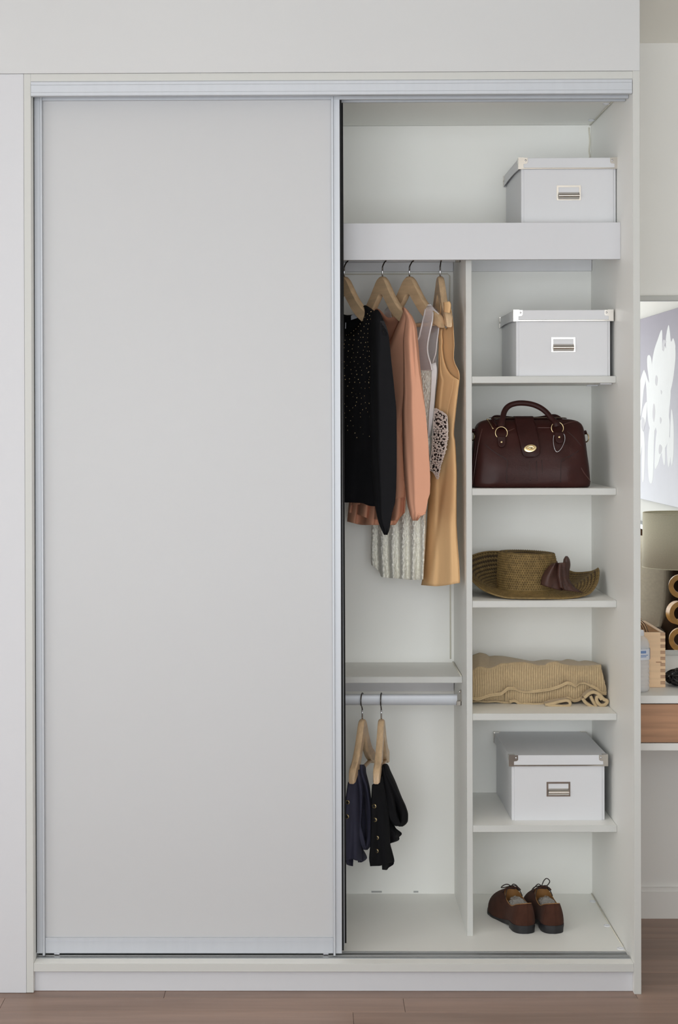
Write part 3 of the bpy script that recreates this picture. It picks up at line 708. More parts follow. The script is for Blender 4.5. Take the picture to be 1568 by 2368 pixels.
# ---- camel dress with a crochet waist inset
GT = (P(1020, 900, .335).x, .335, Vector((.5, -.87, 0)).normalized(), None); GT = (GT[0], GT[1], GT[2], Vector((GT[2].y, -GT[2].x, 0)))
K = thing('camel_dress', 'sleeveless camel dress with white crochet inset, hanging next to the partition', 'dress', (GT[0], YR, ZR1 - .8))
RB = [(880, 1062), (900, 1059.5), (950, 1054), (1005, 1049.5), (1020, 1052), (1060, 1054.5), (1100, 1056), (1160, 1055.5), (1200, 1055.5), (1240, 1057), (1345, 1063), (1352, 1063)]
LF = [(760, 1013), (790, 1014.5), (830, 1016), (850, 1015), (880, 1013), (900, 1010), (950, 1005), (1000, 1001), (1060, 996), (1110, 993), (1160, 990), (1250, 986), (1340, 977), (1352, 974.5)]
RF = [(760, 1023.5), (775, 1022.5), (790, 1024), (800, 1023), (825, 1025.5), (850, 1032.5), (863, 1040), (871, 1048), (874, 1054), (876, 1061)] + RB
offt = lambda a, v: .016 * dome(a, .4) * min(1, .3 + 1.5 * v) + .003 * math.sin(8.5 * a - 1.1 + 1.5 * v) * min(1, max(0, v - .12) * 2.2) + .0055 * (math.tanh((a - (.62 - .50 * (v - .55) / .45)) / .07) if v > .5 else 0) * min(1, max(0, v - .5) * 6) - .0030 * math.tanh((a - (.20 + .16 * v)) / .06) * min(1, v * 4) - .0035 * (1 + math.tanh((a - (.86 - .10 * (v - .7))) / .05)) * min(1, max(0, v - .66) * 5)
m = MB()
sheet(m, GT, LF, RF, [(0, 760), (1, 760)], [(0, 1353), (.4, 1355.5), (1, 1348)], offt, 44, 90, lo=.17)
LB = [(697, 1020), (760, 1015), (850, 1014), (900, 1010), (1100, 995), (1352, 978)]
RBk = [(697, 1037), (704, 1041), (715, 1043), (740, 1047), (770, 1049), (800, 1050.5), (812, 1049.5), (828, 1049), (845, 1054), (856, 1060), (866, 1062.5), (875, 1062.5)] + RB
sheet(m, GT, LB, RBk, [(0, 700), (.5, 760), (.8, 735), (.92, 704), (1, 698)], [(0, 1350), (1, 1347)], lambda a, v: -.016 * dome(a, .4) * min(1, .3 + 1.5 * v), 40, 90, lo=.17)
m.build('dress_body', 'tan', K, smooth=True, solid=.0014)
m = MB()
m.tube(spline([gp(GT, x, y, offt(1, (y - 760) / 590) + .0015, lo=.17) for x, y in RF[:10]], 6), .0017, 6)
m.build('armhole_facing', 'tan', K, smooth=True)
m = MB(); m.tube(spline([gp(GT, x, y, .0175, lo=.17) for x, y in ((1049, 875), (1046, 900), (1040, 925), (1035, 950), (1033, 965))], 5), .0008, 5)
m.build('side_seam', 'tan', K, smooth=True)
m = MB(); sheet(m, GT, [(697, 1026), (722, 1027)], [(697, 1040), (705, 1043), (722, 1041)], [(0, 699), (1, 697)], [(0, 722), (1, 724)], lambda a, v: (.050 + .006 * dome(a, .3)), 10, 10, lo=.16)
m.build('shoulder_strap', 'tan', K, smooth=True, solid=.0014)
# crochet inset over a dark lining
LC = [(944, 1005.5), (960, 1003.5), (985, 1002), (1020, 1000.5), (1050, 998), (1065, 995), (1085, 993.5), (1092, 1002), (1108, 1011)]
RC = [(944, 1008), (950, 1018), (960, 1032.5), (975, 1034.5), (990, 1035.5), (1010, 1034.5), (1030, 1032), (1050, 1027.5), (1065, 1022), (1078, 1018.5), (1095, 1015.5), (1108, 1012.5)]
oc = lambda a, v: .030 + .004 * dome(a)
li = MB(); sheet(li, GT, LC, RC, [(0, 946), (1, 946)], [(0, 1100), (1, 1104)], lambda a, v: .026, 10, 30, lo=.17)
inset = li.build('crochet_inset', 'lining', K, smooth=True, solid=.001, label='white flower crochet over dark lining')
random.seed(21); pts = []; tries = 0
while len(pts) < 150 and tries < 6000:
    tries += 1; y = random.uniform(946, 1107); a = random.random(); x = interp(LC, y) * (1 - a) + interp(RC, y) * a
    if all((x - p[0]) ** 2 + (y - p[1]) ** 2 > 17 for p in pts): pts.append((x, y))
m = MB(); nv3 = GT[3]; u3 = GT[2]
for i, (x, y) in enumerate(pts):
    c = gp(GT, x, y, .031, lo=.17); r = random.choice((.0019, .0023, .0031))
    ring = []
    for k2 in range(8):
        an = 2 * PI * k2 / 8; ring.append(c + u3 * r * 2.4 * math.cos(an) + Vector((0, 0, 1)) * r * math.sin(an))
    m.add(ring + [c + nv3 * .0012, c - nv3 * .0006], [(k2, (k2 + 1) % 8, 8) for k2 in range(8)] + [((k2 + 1) % 8, k2, 9) for k2 in range(8)])
    near = sorted(pts, key=lambda p: (p[0] - x) ** 2 + (p[1] - y) ** 2)[1:5]
    for q in near:
        if (q[0], q[1]) > (x, y): m.tube([c, gp(GT, q[0], q[1], .0305, lo=.17)], .00085, 4, caps=False)
for tab in (LC, RC):
    m.tube(spline([gp(GT, x, y, .0305, lo=.17) for y, x in tab], 4), .0011, 5)
m.build('crochet_lace', 'crochet', inset, kind='stuff')

# ---- folded trousers on the lower rail
def psheet(mb, left, right, top, bot, Yf, nu=30, nv=40):
    def fn(a, v):
        yt, yb2 = interp(top, a), interp(bot, a); y = yt + (yb2 - yt) * v
        x = interp(left, y) * (1 - a) + interp(right, y) * a
        return P(x, y, Yf(a, v))
    return mb.grid(nu, nv, fn)
def ploft(mb, rows, Yc, dy, nu=24, nv=40, fold=0, k=3, ph=0):
    ys = [r[0] for r in rows]; Lx = [(r[0], r[1]) for r in rows]; Rx = [(r[0], r[2]) for r in rows]
    def fn(u, v):
        y = ys[0] + (ys[-1] - ys[0]) * v; xl, xr = interp(Lx, y), interp(Rx, y); a = 2 * PI * u
        d = interp(dy, y) if isinstance(dy, list) else dy
        return P((xl + xr) / 2 + (xr - xl) / 2 * math.cos(a), y, (interp(Yc, y) if isinstance(Yc, list) else Yc) - d * math.sin(a) + fold * math.sin(k * a + ph + 4 * v))
    n0 = len(mb.v); mb.grid(nu, nv, fn, closed_u=True)
    mb.f.append(tuple(n0 + i for i in range(nu))); mb.f.append(tuple(n0 + nu * (nv - 1) + i for i in range(nu)))
    return mb
def trousers(name, label, col, X0, front, loop, flare, buttons, cuff):
    K = thing(name, label, 'trousers', (X0, YR, ZR2 - .55))
    m = MB()
    fy = lambda a, v: .278 + .03 * a - .008 * math.sin(9 * a + 2 * v) * v - .012 * dome(a, .5)
    psheet(m, *front, fy, 36, 50); psheet(m, *front, lambda a, v: .305 + .02 * a + .008 * dome(a), 20, 30)
    m.build('front_leg', col, K, smooth=True, solid=.0016)
    for lp, yc, dd in loop:
        m = MB(); ploft(m, lp, yc, dd, 32, 56, .004, 3); m.build('folded_leg', col, K, smooth=True)
    m = MB()
    for fl in flare: psheet(m, *fl, lambda a, v: .31 + .06 * a - .012 * math.sin(11 * a + .8) * v, 26, 14)
    m.build('leg_hem', col, K, smooth=True, solid=.0016)
    if cuff:
        m = MB()
        for c in cuff: psheet(m, *c, lambda a, v: .285 + .03 * a - .008 * math.sin(7 * a), 18, 10)
        m.build('cuff', col, K, smooth=True, solid=.0016)
    for (x, y) in buttons:
        a = clamp((x - interp(front[0], y)) / (interp(front[1], y) - interp(front[0], y)), 0, 1); p = P(x, y, fy(a, clamp((y - 1810) / 190, 0, 1)) - .002)
        b = MB(); nn = Vector((-.55, -.83, 0)).normalized()
        u = nn.cross(Vector((0, 0, 1))).normalized()
        R0 = .0062
        prof = [(0, .0012), (.45, .0018), (.62, .0010), (.8, .0030), (1.0, .0022), (1.0, -.001)]
        rows = [[p + (u * math.cos(2 * PI * k2 / 16) + Vector((0, 0, 1)) * math.sin(2 * PI * k2 / 16)) * R0 * rr + nn * hh for k2 in range(16)] for rr, hh in prof]
        vs = [v for r in rows for v in r]
        b.add(vs, [(i * 16 + k2, i * 16 + (k2 + 1) % 16, (i + 1) * 16 + (k2 + 1) % 16, (i + 1) * 16 + k2) for i in range(len(rows) - 1) for k2 in range(16)])
        bo = b.build('button', 'brass', K, smooth=True, label='round gold button with dark centre')
        b = MB(); b.add([p + (u * math.cos(2 * PI * k2 / 12) + Vector((0, 0, 1)) * math.sin(2 * PI * k2 / 12)) * R0 * .62 + nn * .0016 for k2 in range(12)] + [p + nn * .0024], [(k2, (k2 + 1) % 12, 12) for k2 in range(12)])
        b.build('button_centre', 'seal', bo, smooth=True)
    return K
trousers('black_trousers', 'black trousers with four gold buttons folded over the right lower hanger', 'coal', G6[0],
    ([(1812, 861), (1850, 859), (1900, 858), (1950, 857), (1985, 854), (2003, 856.5)], [(1795, 884), (1840, 892), (1900, 900), (1950, 902), (1970, 907), (1992, 911.5), (2003, 911)],
     [(0, 1815), (.35, 1808), (.6, 1800), (1, 1795)], [(0, 2003), (.45, 2002), (.5, 2000), (1, 1993)]),
    [([(1766, 888, 895), (1771, 882, 899), (1779, 880, 902), (1790, 878, 907), (1805, 884, 914), (1825, 895, 922), (1845, 907, 930), (1865, 917, 939), (1885, 924, 944), (1898, 924, 943.5), (1907, 920, 938), (1911.5, 922, 931)], .37, .05),
     ([(1772, 880, 890), (1800, 878, 900), (1825, 880, 909), (1850, 884, 914), (1875, 892, 917), (1895, 900, 923), (1906, 908, 928), (1910.5, 915, 926)], .335, .022),
     ([(1790, 884, 905), (1830, 886, 922), (1870, 895, 936), (1900, 908, 936), (1906, 914, 930)], .40, .03)],
    [([(1890, 886), (1920, 890), (1960, 893)], [(1890, 905), (1915, 915), (1928, 929.5), (1936, 924), (1941, 927), (1955, 900)], [(0, 1880), (1, 1893)], [(0, 1958), (.3, 1953), (.6, 1949), (.85, 1944), (1, 1932)])],
    [(865.5, 1864), (867, 1895.5), (871.5, 1937), (871, 1967.5)],
    [([(1985, 882), (2008, 884)], [(1985, 911), (1995, 911), (2008, 902)], [(0, 1992), (1, 1985)], [(0, 2011), (.5, 2012), (1, 2000)])])
trousers('navy_trousers', 'dark navy trousers folded over the lower hanger nearest the door', 'navy', G5[0],
    ([(1805, 806), (1850, 800), (1990, 795)], [(1790, 826), (1840, 829), (1900, 832), (1960, 836), (1995, 838)],
     [(0, 1809), (.5, 1802), (1, 1790)], [(0, 1989), (.5, 1987), (.6, 1989), (1, 1992)]),
    [([(1768, 828, 842), (1774, 825, 846), (1786, 825, 847), (1798, 828, 850), (1820, 838, 855), (1850, 843, 859), (1880, 845, 862), (1910, 846, 864), (1935, 846, 863.5), (1950, 844, 861), (1960, 842, 855), (1965.5, 842, 850)], .36, .045),
     ([(1780, 822, 832), (1800, 820, 838), (1830, 824, 841), (1870, 826, 839), (1905, 827, 836), (1930, 829, 841), (1948, 832, 845), (1960, 837, 847), (1965, 840, 846)], .32, .022),
     ([(1800, 828, 846), (1850, 832, 856), (1900, 834, 858), (1945, 838, 856)], .40, .02)],
    [([(1930, 826), (1996, 828)], [(1930, 834), (1960, 838), (1984, 849), (1996, 840)], [(0, 1930), (1, 1930)], [(0, 1994), (.5, 1994), (.85, 1990), (1, 1983)])],
    [(804, 1855), (802.5, 1888)],
    [([(1985, 800), (2003, 802)], [(1985, 817), (2003, 816)], [(0, 1985), (1, 1987)], [(0, 1999), (.5, 2002), (1, 2003)])])

# ================================================================ HANDBAG
ZB = SHZ[1]
BX, BY = (P(1096, 1125, .262).x + P(1370, 1125, .262).x) / 2, 0.352
K = thing('handbag', 'dark oxblood leather handbag with one raised handle and gold turn lock', 'bag', (BX, BY, ZB))
lv = [(0.000, .1560, .080), (.004, .1605, .086), (.014, .1620, .089), (.05, .1585, .089), (.09, .1530, .084), (.12, .1505, .076), (.145, .1490, .064), (.160, .1480, .052), (.172, .1440, .040), (.180, .1360, .029), (.1855, .1200, .019), (.1885, .085, .010)]
HX = [(z, a) for z, a, b in lv]; HY = [(z, b) for z, a, b in lv]
def bag_front(x, z, off=0.0):                    # point on the front of the bag, x and z relative to its base
    hx, hy = interp(HX, z), interp(HY, z); s = clamp(abs(x) / hx, 0, .999)
    yy = hy * (1 - s ** 7) ** (1 / 7)
    sag = .004 * math.exp(-((x) / .06) ** 2 - ((z - .05) / .03) ** 2) - .003 * math.exp(-((x + .085) / .03) ** 2 - ((z - .05) / .035) ** 2) - .003 * math.exp(-((x - .09) / .03) ** 2 - ((z - .05) / .035) ** 2)
    e_ = 1 - s ** 4
    sag += e_ * (.0060 * nz(x * 14 + 3, z * 17) + .0022 * nz(x * 36, z * 44 + 7)) - .004 * math.exp(-((z - .045) / .022) ** 2) * (1 - min(1, abs(x) / .1))
    return Vector((BX + x, BY - yy + sag - off, ZB + z))
def bag_px(px, py, off=0.0):                     # where a photograph pixel falls on the bag's front
    y = .27
    for _ in range(8):
        p = P(px, py, y); q = bag_front(p.x - BX, clamp(p.z - ZB, 0, .187)); y = q.y
    p = P(px, py, y - off); return p
m = MB(); nu = 96; nv = 48
def bagfn(u, v):
    i = v * (len(lv) - 1); z = interp([(k, l[0]) for k, l in enumerate(lv)], i); hx, hy = interp(HX, z), interp(HY, z)
    a = 2 * PI * u; c, s = math.cos(a), math.sin(a); e = 2 / 7
    x = hx * math.copysign(abs(c) ** e, c); y = hy * math.copysign(abs(s) ** e, s)
    if abs(c) > .8: x *= 1 + .02 * math.sin(PI * clamp(z / .17, 0, 1)) * (1 - (y / hy) ** 2)
    if s < 0: return bag_front(x, z) if abs(s) > .05 else Vector((BX + x, BY + y, ZB + z))
    return Vector((BX + x, BY + y, ZB + z + .001 * nz(x * 30, y * 30)))
m.grid(nu, nv, bagfn, closed_u=True)
m.f.append(tuple(range(nu))); m.f.append(tuple(nu * (nv - 1) + i for i in range(nu)))
m.build('bag_body', 'leather', K, smooth=True)
def btube(pxs, off, r, n=5): return [bag_px(x, y, off) for x, y in pxs], r
def seam(lines, name, mt, r, off, par=K, n=6):
    for ln in lines:
        m = MB(); m.tube(spline([bag_px(x, y, off) for x, y in ln], 5), r, n); m.build(name, mt, par, smooth=True)
seam([[(1121, 1028), (1145, 1046), (1172, 1064), (1171, 1090), (1172, 1116)], [(1339, 1042), (1318, 1054), (1299, 1064), (1297, 1090), (1296, 1116)],
      [(1212, 1064), (1213, 1090), (1214, 1110)], [(1224, 1066), (1225, 1090), (1226, 1112)], [(1241, 1066), (1241, 1090), (1242, 1112)], [(1253, 1064), (1254, 1090), (1254, 1110)],
      [(1312, 998), (1328, 1012), (1345, 1032)]], 'seam', 'seam', .0010, .0004)
seam([[(1124, 1031), (1148, 1049), (1174, 1066)], [(1337, 1045), (1318, 1057), (1301, 1067)]], 'seam', 'seam', .0006, .0004)
seam([[(1115, 992), (1108, 1020), (1102, 1055), (1097, 1090), (1093, 1120)], [(1344, 1082), (1352, 1096), (1360, 1106), (1365, 1114)], [(1303, 982), (1318, 977), (1336, 975)], [(1175, 997), (1190, 991)], [(1243, 989), (1275, 989)]], 'piping', 'piping', .0014, .0006)
# zip along the top: dark tape, gold teeth, puller on a cord
m = MB()
zl = [(x, .1885 - .0006 * abs(x) - .004 * math.cos(x * 40) ** 2) for x in [-.10 + .20 * i / 40 for i in range(41)]]
def topz(x): return ZB + interp([(0, .1888), (.085, .1888), (.120, .1858), (.136, .1808), (.144, .173), (.148, .16)], abs(x))
m.grid(40, 5, lambda u, v: (BX - .104 + .208 * u, BY - .014 + .028 * v, topz(-.104 + .208 * u) + .002 - .004 * abs(v - .5) + .0008))
m.build('zip_tape', 'leather2', K, smooth=True, solid=.001)
m = MB()
for i in range(70):
    x = -.100 + .200 * i / 69; m.ball((BX + x, BY - .006, topz(x) + .003), (.0012, .0022, .0010), 5, 4)
m.build('zip_teeth', 'brass', K, kind='stuff')
m = MB(); m.tube([bag_px(1126, 970, .002), bag_px(1130, 974, .004), bag_px(1136, 984, .004), bag_px(1140, 992, .004)], .0011, 6); m.ball(bag_px(1127, 970, .004), .0026, 8, 6).ball(bag_px(1131, 970, .004), .0022, 8, 6).ball(bag_px(1140, 991, .004), .0026, 8, 6)
m.build('zip_pull', 'brass', K, smooth=True)
m = MB(); m.tube(spline([bag_px(1131, 966, .003), bag_px(1140, 966, .004), bag_px(1142, 975, .004), bag_px(1150, 985, .004)], 4), [.002] * 4 + [.006] * 5 + [.007] * 4, 8, flat=.4)
m.build('zip_tab', 'leather2', K, smooth=True)
# centre flap
m = MB()
FL = [(962, 1192.5), (985, 1193.5), (1020, 1202), (1045, 1207), (1053, 1210), (1058, 1218)]; FR = [(962, 1236), (985, 1240), (1020, 1246.5), (1040, 1249.5), (1048, 1249), (1055, 1242), (1058, 1232)]
def flapfn(a, v, off=.004):
    if v < .25:                                   # over the top, from the back
        t = v / .25; p = bag_px(interp(FL, 962) * (1 - a) + interp(FR, 962) * a, 985, off); x = p.x
        yb_ = BY + .03 * (1 - t) + (BY - interp(HY, .172) * 1.0 - BY) * t
        return Vector((x, yb_ - .004 * t, ZB + interp([(0, .176), (.4, .1945), (.7, .1935), (1, .178)], t)))
    t = (v - .25) / .75; y = 985 + (1058 - 985) * t; x = interp(FL, y) * (1 - a) + interp(FR, y) * a
    return bag_px(x, y, off + .002 * math.sin(PI * t))
m.grid(14, 40, flapfn)
fl = m.build('flap', 'leather2', K, smooth=True, solid=.0035)
m = MB(); m.tube(spline([bag_px(x, y, .0062) for x, y in ((1195, 986), (1204, 1020), (1209, 1043), (1213, 1051), (1221, 1055), (1232, 1055), (1243, 1052), (1247, 1045), (1244, 1020), (1238, 986))], 4), .0006, 5)
m.build('seam', 'seam', fl, smooth=True)
lk = bag_px(1226, 1037, .008); nf = Vector((-.0, -1, .18)).normalized(); uu = Vector((1, 0, .16)).normalized(); vv = uu.cross(nf).normalized()
def disc(mb, c, rx, ry, prof, n=24):
    rows = [[c + (uu * math.cos(2 * PI * k / n) * rx + vv * math.sin(2 * PI * k / n) * ry) * r + nf * h for k in range(n)] for r, h in prof]
    vs = [v for r in rows for v in r]
    return mb.add(vs, [(i * n + k, i * n + (k + 1) % n, (i + 1) * n + (k + 1) % n, (i + 1) * n + k) for i in range(len(rows) - 1) for k in range(n)] + [tuple((len(rows) - 1) * n + k for k in range(n))])
o = disc(MB(), lk, .0178, .0108, [(1, -.002), (1, .001), (.92, .0024), (.62, .0030), (.56, .0016), (.5, .0014), (.02, .0016)]).build('turn_lock', 'brass', K, ang=35)
m = disc(MB(), lk + nf * .0015, .0075, .0036, [(1, 0), (1, .003), (.8, .0045), (.02, .005)]); m.build('lock_knob', 'brass', o, smooth=True)
# rings, tabs, rivets
for (cx, cy, tabs, riv, tilt) in (((1159.5), 1001, [(1012, 1150, 1170), (1020, 1150.5, 1170), (1028, 1152, 1169), (1033, 1156, 1165), (1034.5, 1159, 1162)], (1160, 1022.5), 0), (1289, 990, [(1002, 1283, 1303), (1010, 1283.5, 1304), (1018, 1285, 1304), (1024, 1289, 1301), (1025.5, 1294, 1297)], (1293.5, 1011), -.15)):
    c = bag_px(cx, cy, .007)
    MB().ring(c, .0165, .0013, (0, -1, .12), 28, 8).build('ring', 'brass', K, smooth=True)
    m = MB(); Lt = [(t[0], t[1]) for t in tabs]; Rt = [(t[0], t[2]) for t in tabs]; y0, y1 = tabs[0][0] - 3, tabs[-1][0]
    m.grid(8, 12, lambda a, v: bag_px(interp(Lt, y0 + (y1 - y0) * v) * (1 - a) + interp(Rt, y0 + (y1 - y0) * v) * a, y0 + (y1 - y0) * v, .004 + .004 * (1 - v)))
    tb = m.build('ring_tab', 'leather2', K, smooth=True, solid=.003)
    MB().ball(bag_px(riv[0], riv[1], .0085), (.0034, .002, .0034), 12, 8).build('rivet', 'brass', tb, smooth=True)
# handle: padded tube with flattened flared ends
yh = bag_px(1160, 985, .012).y
hp = [(1159.5, 990, yh), (1161, 978, yh + .004), (1163, 966, yh + .012), (1166, 953, yh + .02), (1173, 942, yh + .025), (1185, 935, yh + .028), (1204, 932, yh + .028), (1228, 934.5, yh + .028), (1248, 942, yh + .026), (1263, 953, yh + .02), (1273, 965, yh + .012), (1281, 973, yh + .004), (1286, 979, yh - .002), (1288, 985, yh - .002)]
pts = spline([P(*q) for q in hp], 5); n = len(pts)
rr = [.0078 + .0034 * max(0, 1 - min(i, n - 1 - i) / 10) for i in range(n)]
h = MB().tube(pts, rr, 12, flat=.9).build('handle', 'leather2', K, smooth=True)
# the second handle lies back behind the top
hp = [(1140, 968, BY + .045), (1150, 964, BY + .055), (1190, 968, BY + .085), (1240, 968, BY + .085), (1278, 962, BY + .06), (1292, 966, BY + .05), (1297, 972, BY + .045)]
MB().tube(spline([P(*q) for q in hp], 4), .0055, 10).build('handle', 'leather2', K, smooth=True, label='second handle folded down behind')
for (px, py, s) in ((1357, 1010, 1), (1093.5, 1006, -1)):
    hx = interp(HX, .13); zz = P(px, py, BY - .02).z
    x = BX + s * (hx + .0065)
    m = MB(); m.tube([(BX + s * (hx - .004), BY - .012, zz + .010), (x, BY - .012, zz + .014), (x + s * .002, BY - .012, zz + .008)], [.006, .0055, .003], 8, flat=.8)
    t = m.build('side_tab', 'leather2', K, smooth=True)
    MB().ring((x + s * .0005, BY - .012, zz - .003), .0115, .0017, (.75 * s, .66, 0), 22, 8, sx=.8).build('side_ring', 'brass', t, smooth=True)
ch = spline([bag_px(x, y, .0075) for x, y in ((1281, 1007), (1279.5, 1018), (1281, 1032), (1284, 1041), (1288, 1045), (1294, 1042), (1301, 1032), (1306, 1018), (1306, 1008), (1303, 1003))], 7)
m = MB()
for i, p in enumerate(ch): m.ball(p, .00125, 6, 4)
m.build('bead_chain', 'chrome', K, smooth=True, kind='stuff', label='fine silver bead chain')

# ================================================================ STRAW HAT
ZH = SHZ[2]
HCX, HCY = P(1219, 1330, .42).x, 0.425
K = thing('sun_hat', 'olive woven straw hat with upturned wide brim and brown ribbon bow', 'hat', (HCX, HCY, ZH))
CRX, CRY = .0800, .088
ztop = P(1219, 1281, HCY - CRY).z - ZH
def crown(ph, t):                                # t 0 at the brim, 1 at the rim of the top
    r = 1.0 + .03 * (1 - t) ** 2 - .10 * max(0, t - .75) ** 2 * 8 + .02 * math.sin(PI * t)
    z = .014 + (ztop - .014) * t
    return Vector((HCX + CRX * r * math.cos(ph), HCY + CRY * r * math.sin(ph), ZH + z - .008 * t * (.5 + .5 * math.cos(ph)) * .6))
def brim(ph, t):
    c, s = math.cos(ph), math.sin(ph)
    # reach of the brim and how far its edge lifts, round the clock
    right, left, front, back = max(0, c), max(0, -c), max(0, -s), max(0, s)
    ex = CRX * 1.03 + (.100 * right + .088 * left) * t * (1 if c else 1)
    rx = CRX * 1.03 + t * (.118 if c > 0 else .094) ; ry = CRY * 1.03 + t * (.082 if s < 0 else .085)
    x, y = rx * c, ry * s
    dg = math.degrees(ph) % 360
    lift = interp([(0, .068), (22, .052), (40, .046), (62, .072), (90, .098), (120, .104), (150, .094), (180, .080), (203, .044), (225, .016), (250, .001), (290, 0), (318, .007), (338, .032), (352, .060), (360, .068)], dg)
    z = .012 * (1 - t) ** 2 + lift * t ** 1.6 + .0025 + .002 * front * math.sin(3 * ph) * t
    return Vector((HCX + x, HCY + y, ZH + z))
m = MB(); m.grid(96, 14, lambda u, v: crown(2 * PI * u, v) + Vector((HCX - crown(2 * PI * u, v).x, HCY - crown(2 * PI * u, v).y, 0)) * .012, closed_u=True)
def topfn(u, v):
    p = crown(2 * PI * u, 1); c = Vector((HCX, HCY, ZH + ztop - .012)); q = p.lerp(c, v); q.z = p.z * (1 - v) + c.z * v + .004 * math.sin(PI * min(1, v * 2)) - .002; return q
m.grid(96, 8, topfn, closed_u=True)
m.build('crown', 'straw2', K, smooth=True)
m = MB(); m.grid(120, 16, lambda u, v: brim(2 * PI * u, v), closed_u=True)
m.build('brim', 'straw2', K, smooth=True, solid=.0016)
# the woven stitches themselves: chains of small V shaped straw loops
def stitch(mb, p, du, dv, n, s):
    for sg in (-1, 1):
        a = p + du * (sg * .48) + dv * .55; b = p + dv * -.45 + du * (sg * .08); d = (b - a); t = d.normalized(); w = t.cross(n).normalized() * d.length * .25; h = n * s
        mb.add([a, (a + b) / 2 + w + h * .5, (a + b) / 2 - w + h * .5, b, (a + b) / 2 + h], [(0, 1, 4), (1, 3, 4), (3, 2, 4), (2, 0, 4)])
random.seed(3)
mc, mbm = MB(), MB(); R1_, N1 = 15, 76
for r in range(R1_ + 1):
    t = (r + .5) / (R1_ + 1)
    for i in range(N1):
        ph = 2 * PI * (i + .5 * (r % 2)) / N1
        p = crown(ph, t); pu = crown(ph + .01, t); pv = crown(ph, min(1, t + .02)); q = crown(ph, t - .02)
        du = (pu - p).normalized() * 2 * PI * .084 / N1; dv = (pv - q).normalized() * ztop / R1_ * 1.25; n = du.cross(dv).normalized()
        if (p + n - Vector((HCX, HCY, p.z))).length < (p - Vector((HCX, HCY, p.z))).length: n = -n
        stitch(mc, p + n * .0004, du, dv, n, .0016 + random.uniform(0, .0005))
for r in range(6):
    v = (r + .5) / 7; nn = max(10, int(N1 * (1 - v)))
    for i in range(nn):
        u = (i + .5 * (r % 2)) / nn; p = topfn(u, v); du = topfn((u + .01) % 1, v) - p; dv = topfn(u, v + .02) - p
        if du.length < 1e-6: continue
        stitch(mc, p, du.normalized() * .0065, dv.normalized() * .0085, Vector((0, 0, 1)), .002)
mc.build('crown_weave', 'straw', K, kind='stuff')
R2_, N2 = 12, 104
for r in range(R2_):
    t = (r + .5) / R2_
    for i in range(N2):
        ph = 2 * PI * (i + .5 * (r % 2)) / N2
        p = brim(ph, t); du = brim(ph + .02, t) - brim(ph - .02, t); dv = brim(ph, min(1, t + .03)) - brim(ph, t - .03); n = du.cross(dv).normalized()
        if n.z < 0: n = -n
        wd_ = (brim(ph + 2 * PI / N2, t) - p).length
        for sd in (1, -1):
            stitch(mbm, p + n * .0009 * sd, du.normalized() * wd_, dv.normalized() * .0112, n * sd, .0018)
m2 = MB(); m2.tube([brim(2 * PI * i / 120, 1) for i in range(121)], .0026, 6, caps=False); mbm.add(m2.v, m2.f)
mbm.build('brim_weave', 'straw', K, kind='stuff')
# sheer ribbon bow on the right of the crown
bowp = part_empty('bow', K, (0, 0, 0)); bowp['label'] = 'brown sheer ribbon bow'
def bow_sheet(L, R, T, B, Yf, name='ribbon_loop', m_='ribbon'):
    m = MB(); psheet(m, L, R, T, B, Yf, 16, 22); return m.build(name, m_, bowp, smooth=True, solid=.0008)
yb0 = HCY - CRY
bow_sheet([(1300, 1279), (1318, 1262), (1335, 1253), (1352, 1250.5), (1366, 1262)], [(1296, 1288), (1310, 1292), (1340, 1296), (1366, 1300)], [(0, 1305), (.5, 1302), (1, 1297)], [(0, 1352), (.5, 1361), (1, 1366)], lambda a, v: yb0 - .020 - .022 * math.sin(PI * a * .8 + .4) + .003 * math.sin(9 * a + 3 * v))
bow_sheet([(1300, 1284), (1340, 1290), (1362, 1292), (1372, 1300)], [(1300, 1315), (1335, 1316), (1355, 1326), (1372, 1350)], [(0, 1302), (1, 1300)], [(0, 1363), (1, 1371)], lambda a, v: yb0 - .014 - .024 * math.sin(PI * a) + .003 * math.sin(11 * a + 2))
bow_sheet([(1285, 1308.5), (1295, 1303), (1315, 1302), (1340, 1304), (1362, 1306)], [(1285, 1311.5), (1293, 1317), (1306, 1319), (1325, 1316), (1362, 1317)], [(0, 1286), (1, 1286)], [(0, 1364), (1, 1362)], lambda a, v: yb0 - .008 - .012 * math.sin(PI * a) - .012 * v, 'ribbon_tail')
bow_sheet([(1300, 1291), (1330, 1289), (1360, 1294)], [(1300, 1299), (1330, 1300), (1360, 1304)], [(0, 1304), (1, 1304)], [(0, 1360), (1, 1360)], lambda a, v: yb0 - .040 - .005 * math.sin(PI * a), 'knot')

# ================================================================ KNIT THROW
ZK = SHZ[3]
K = thing('knit_throw', 'folded beige ribbed knit throw with wavy hems', 'throw', (P(1245, 1600, .45).x, .45, ZK))
TOPC = [(1088, 1520), (1098, 1514), (1110, 1510.5), (1122, 1513), (1132, 1518.5), (1145, 1517.5), (1160, 1518), (1180, 1521), (1200, 1524.5), (1215, 1527.5), (1232, 1530), (1248, 1528), (1265, 1526.5), (1285, 1528.5), (1298, 1529), (1312, 1525.5), (1325, 1527), (1338, 1530.5), (1352, 1528.5), (1368, 1530), (1386, 1537)]
EDGE = [(1088, 1553), (1096, 1548), (1110, 1541), (1120, 1543), (1130, 1545), (1145, 1541), (1158, 1534.5), (1175, 1533.5), (1190, 1531.5), (1210, 1531), (1230, 1534.5), (1245, 1538.5), (1258, 1538.5), (1270, 1532), (1285, 1530), (1300, 1535.5), (1325, 1539), (1350, 1539.5), (1386, 1537.5)]
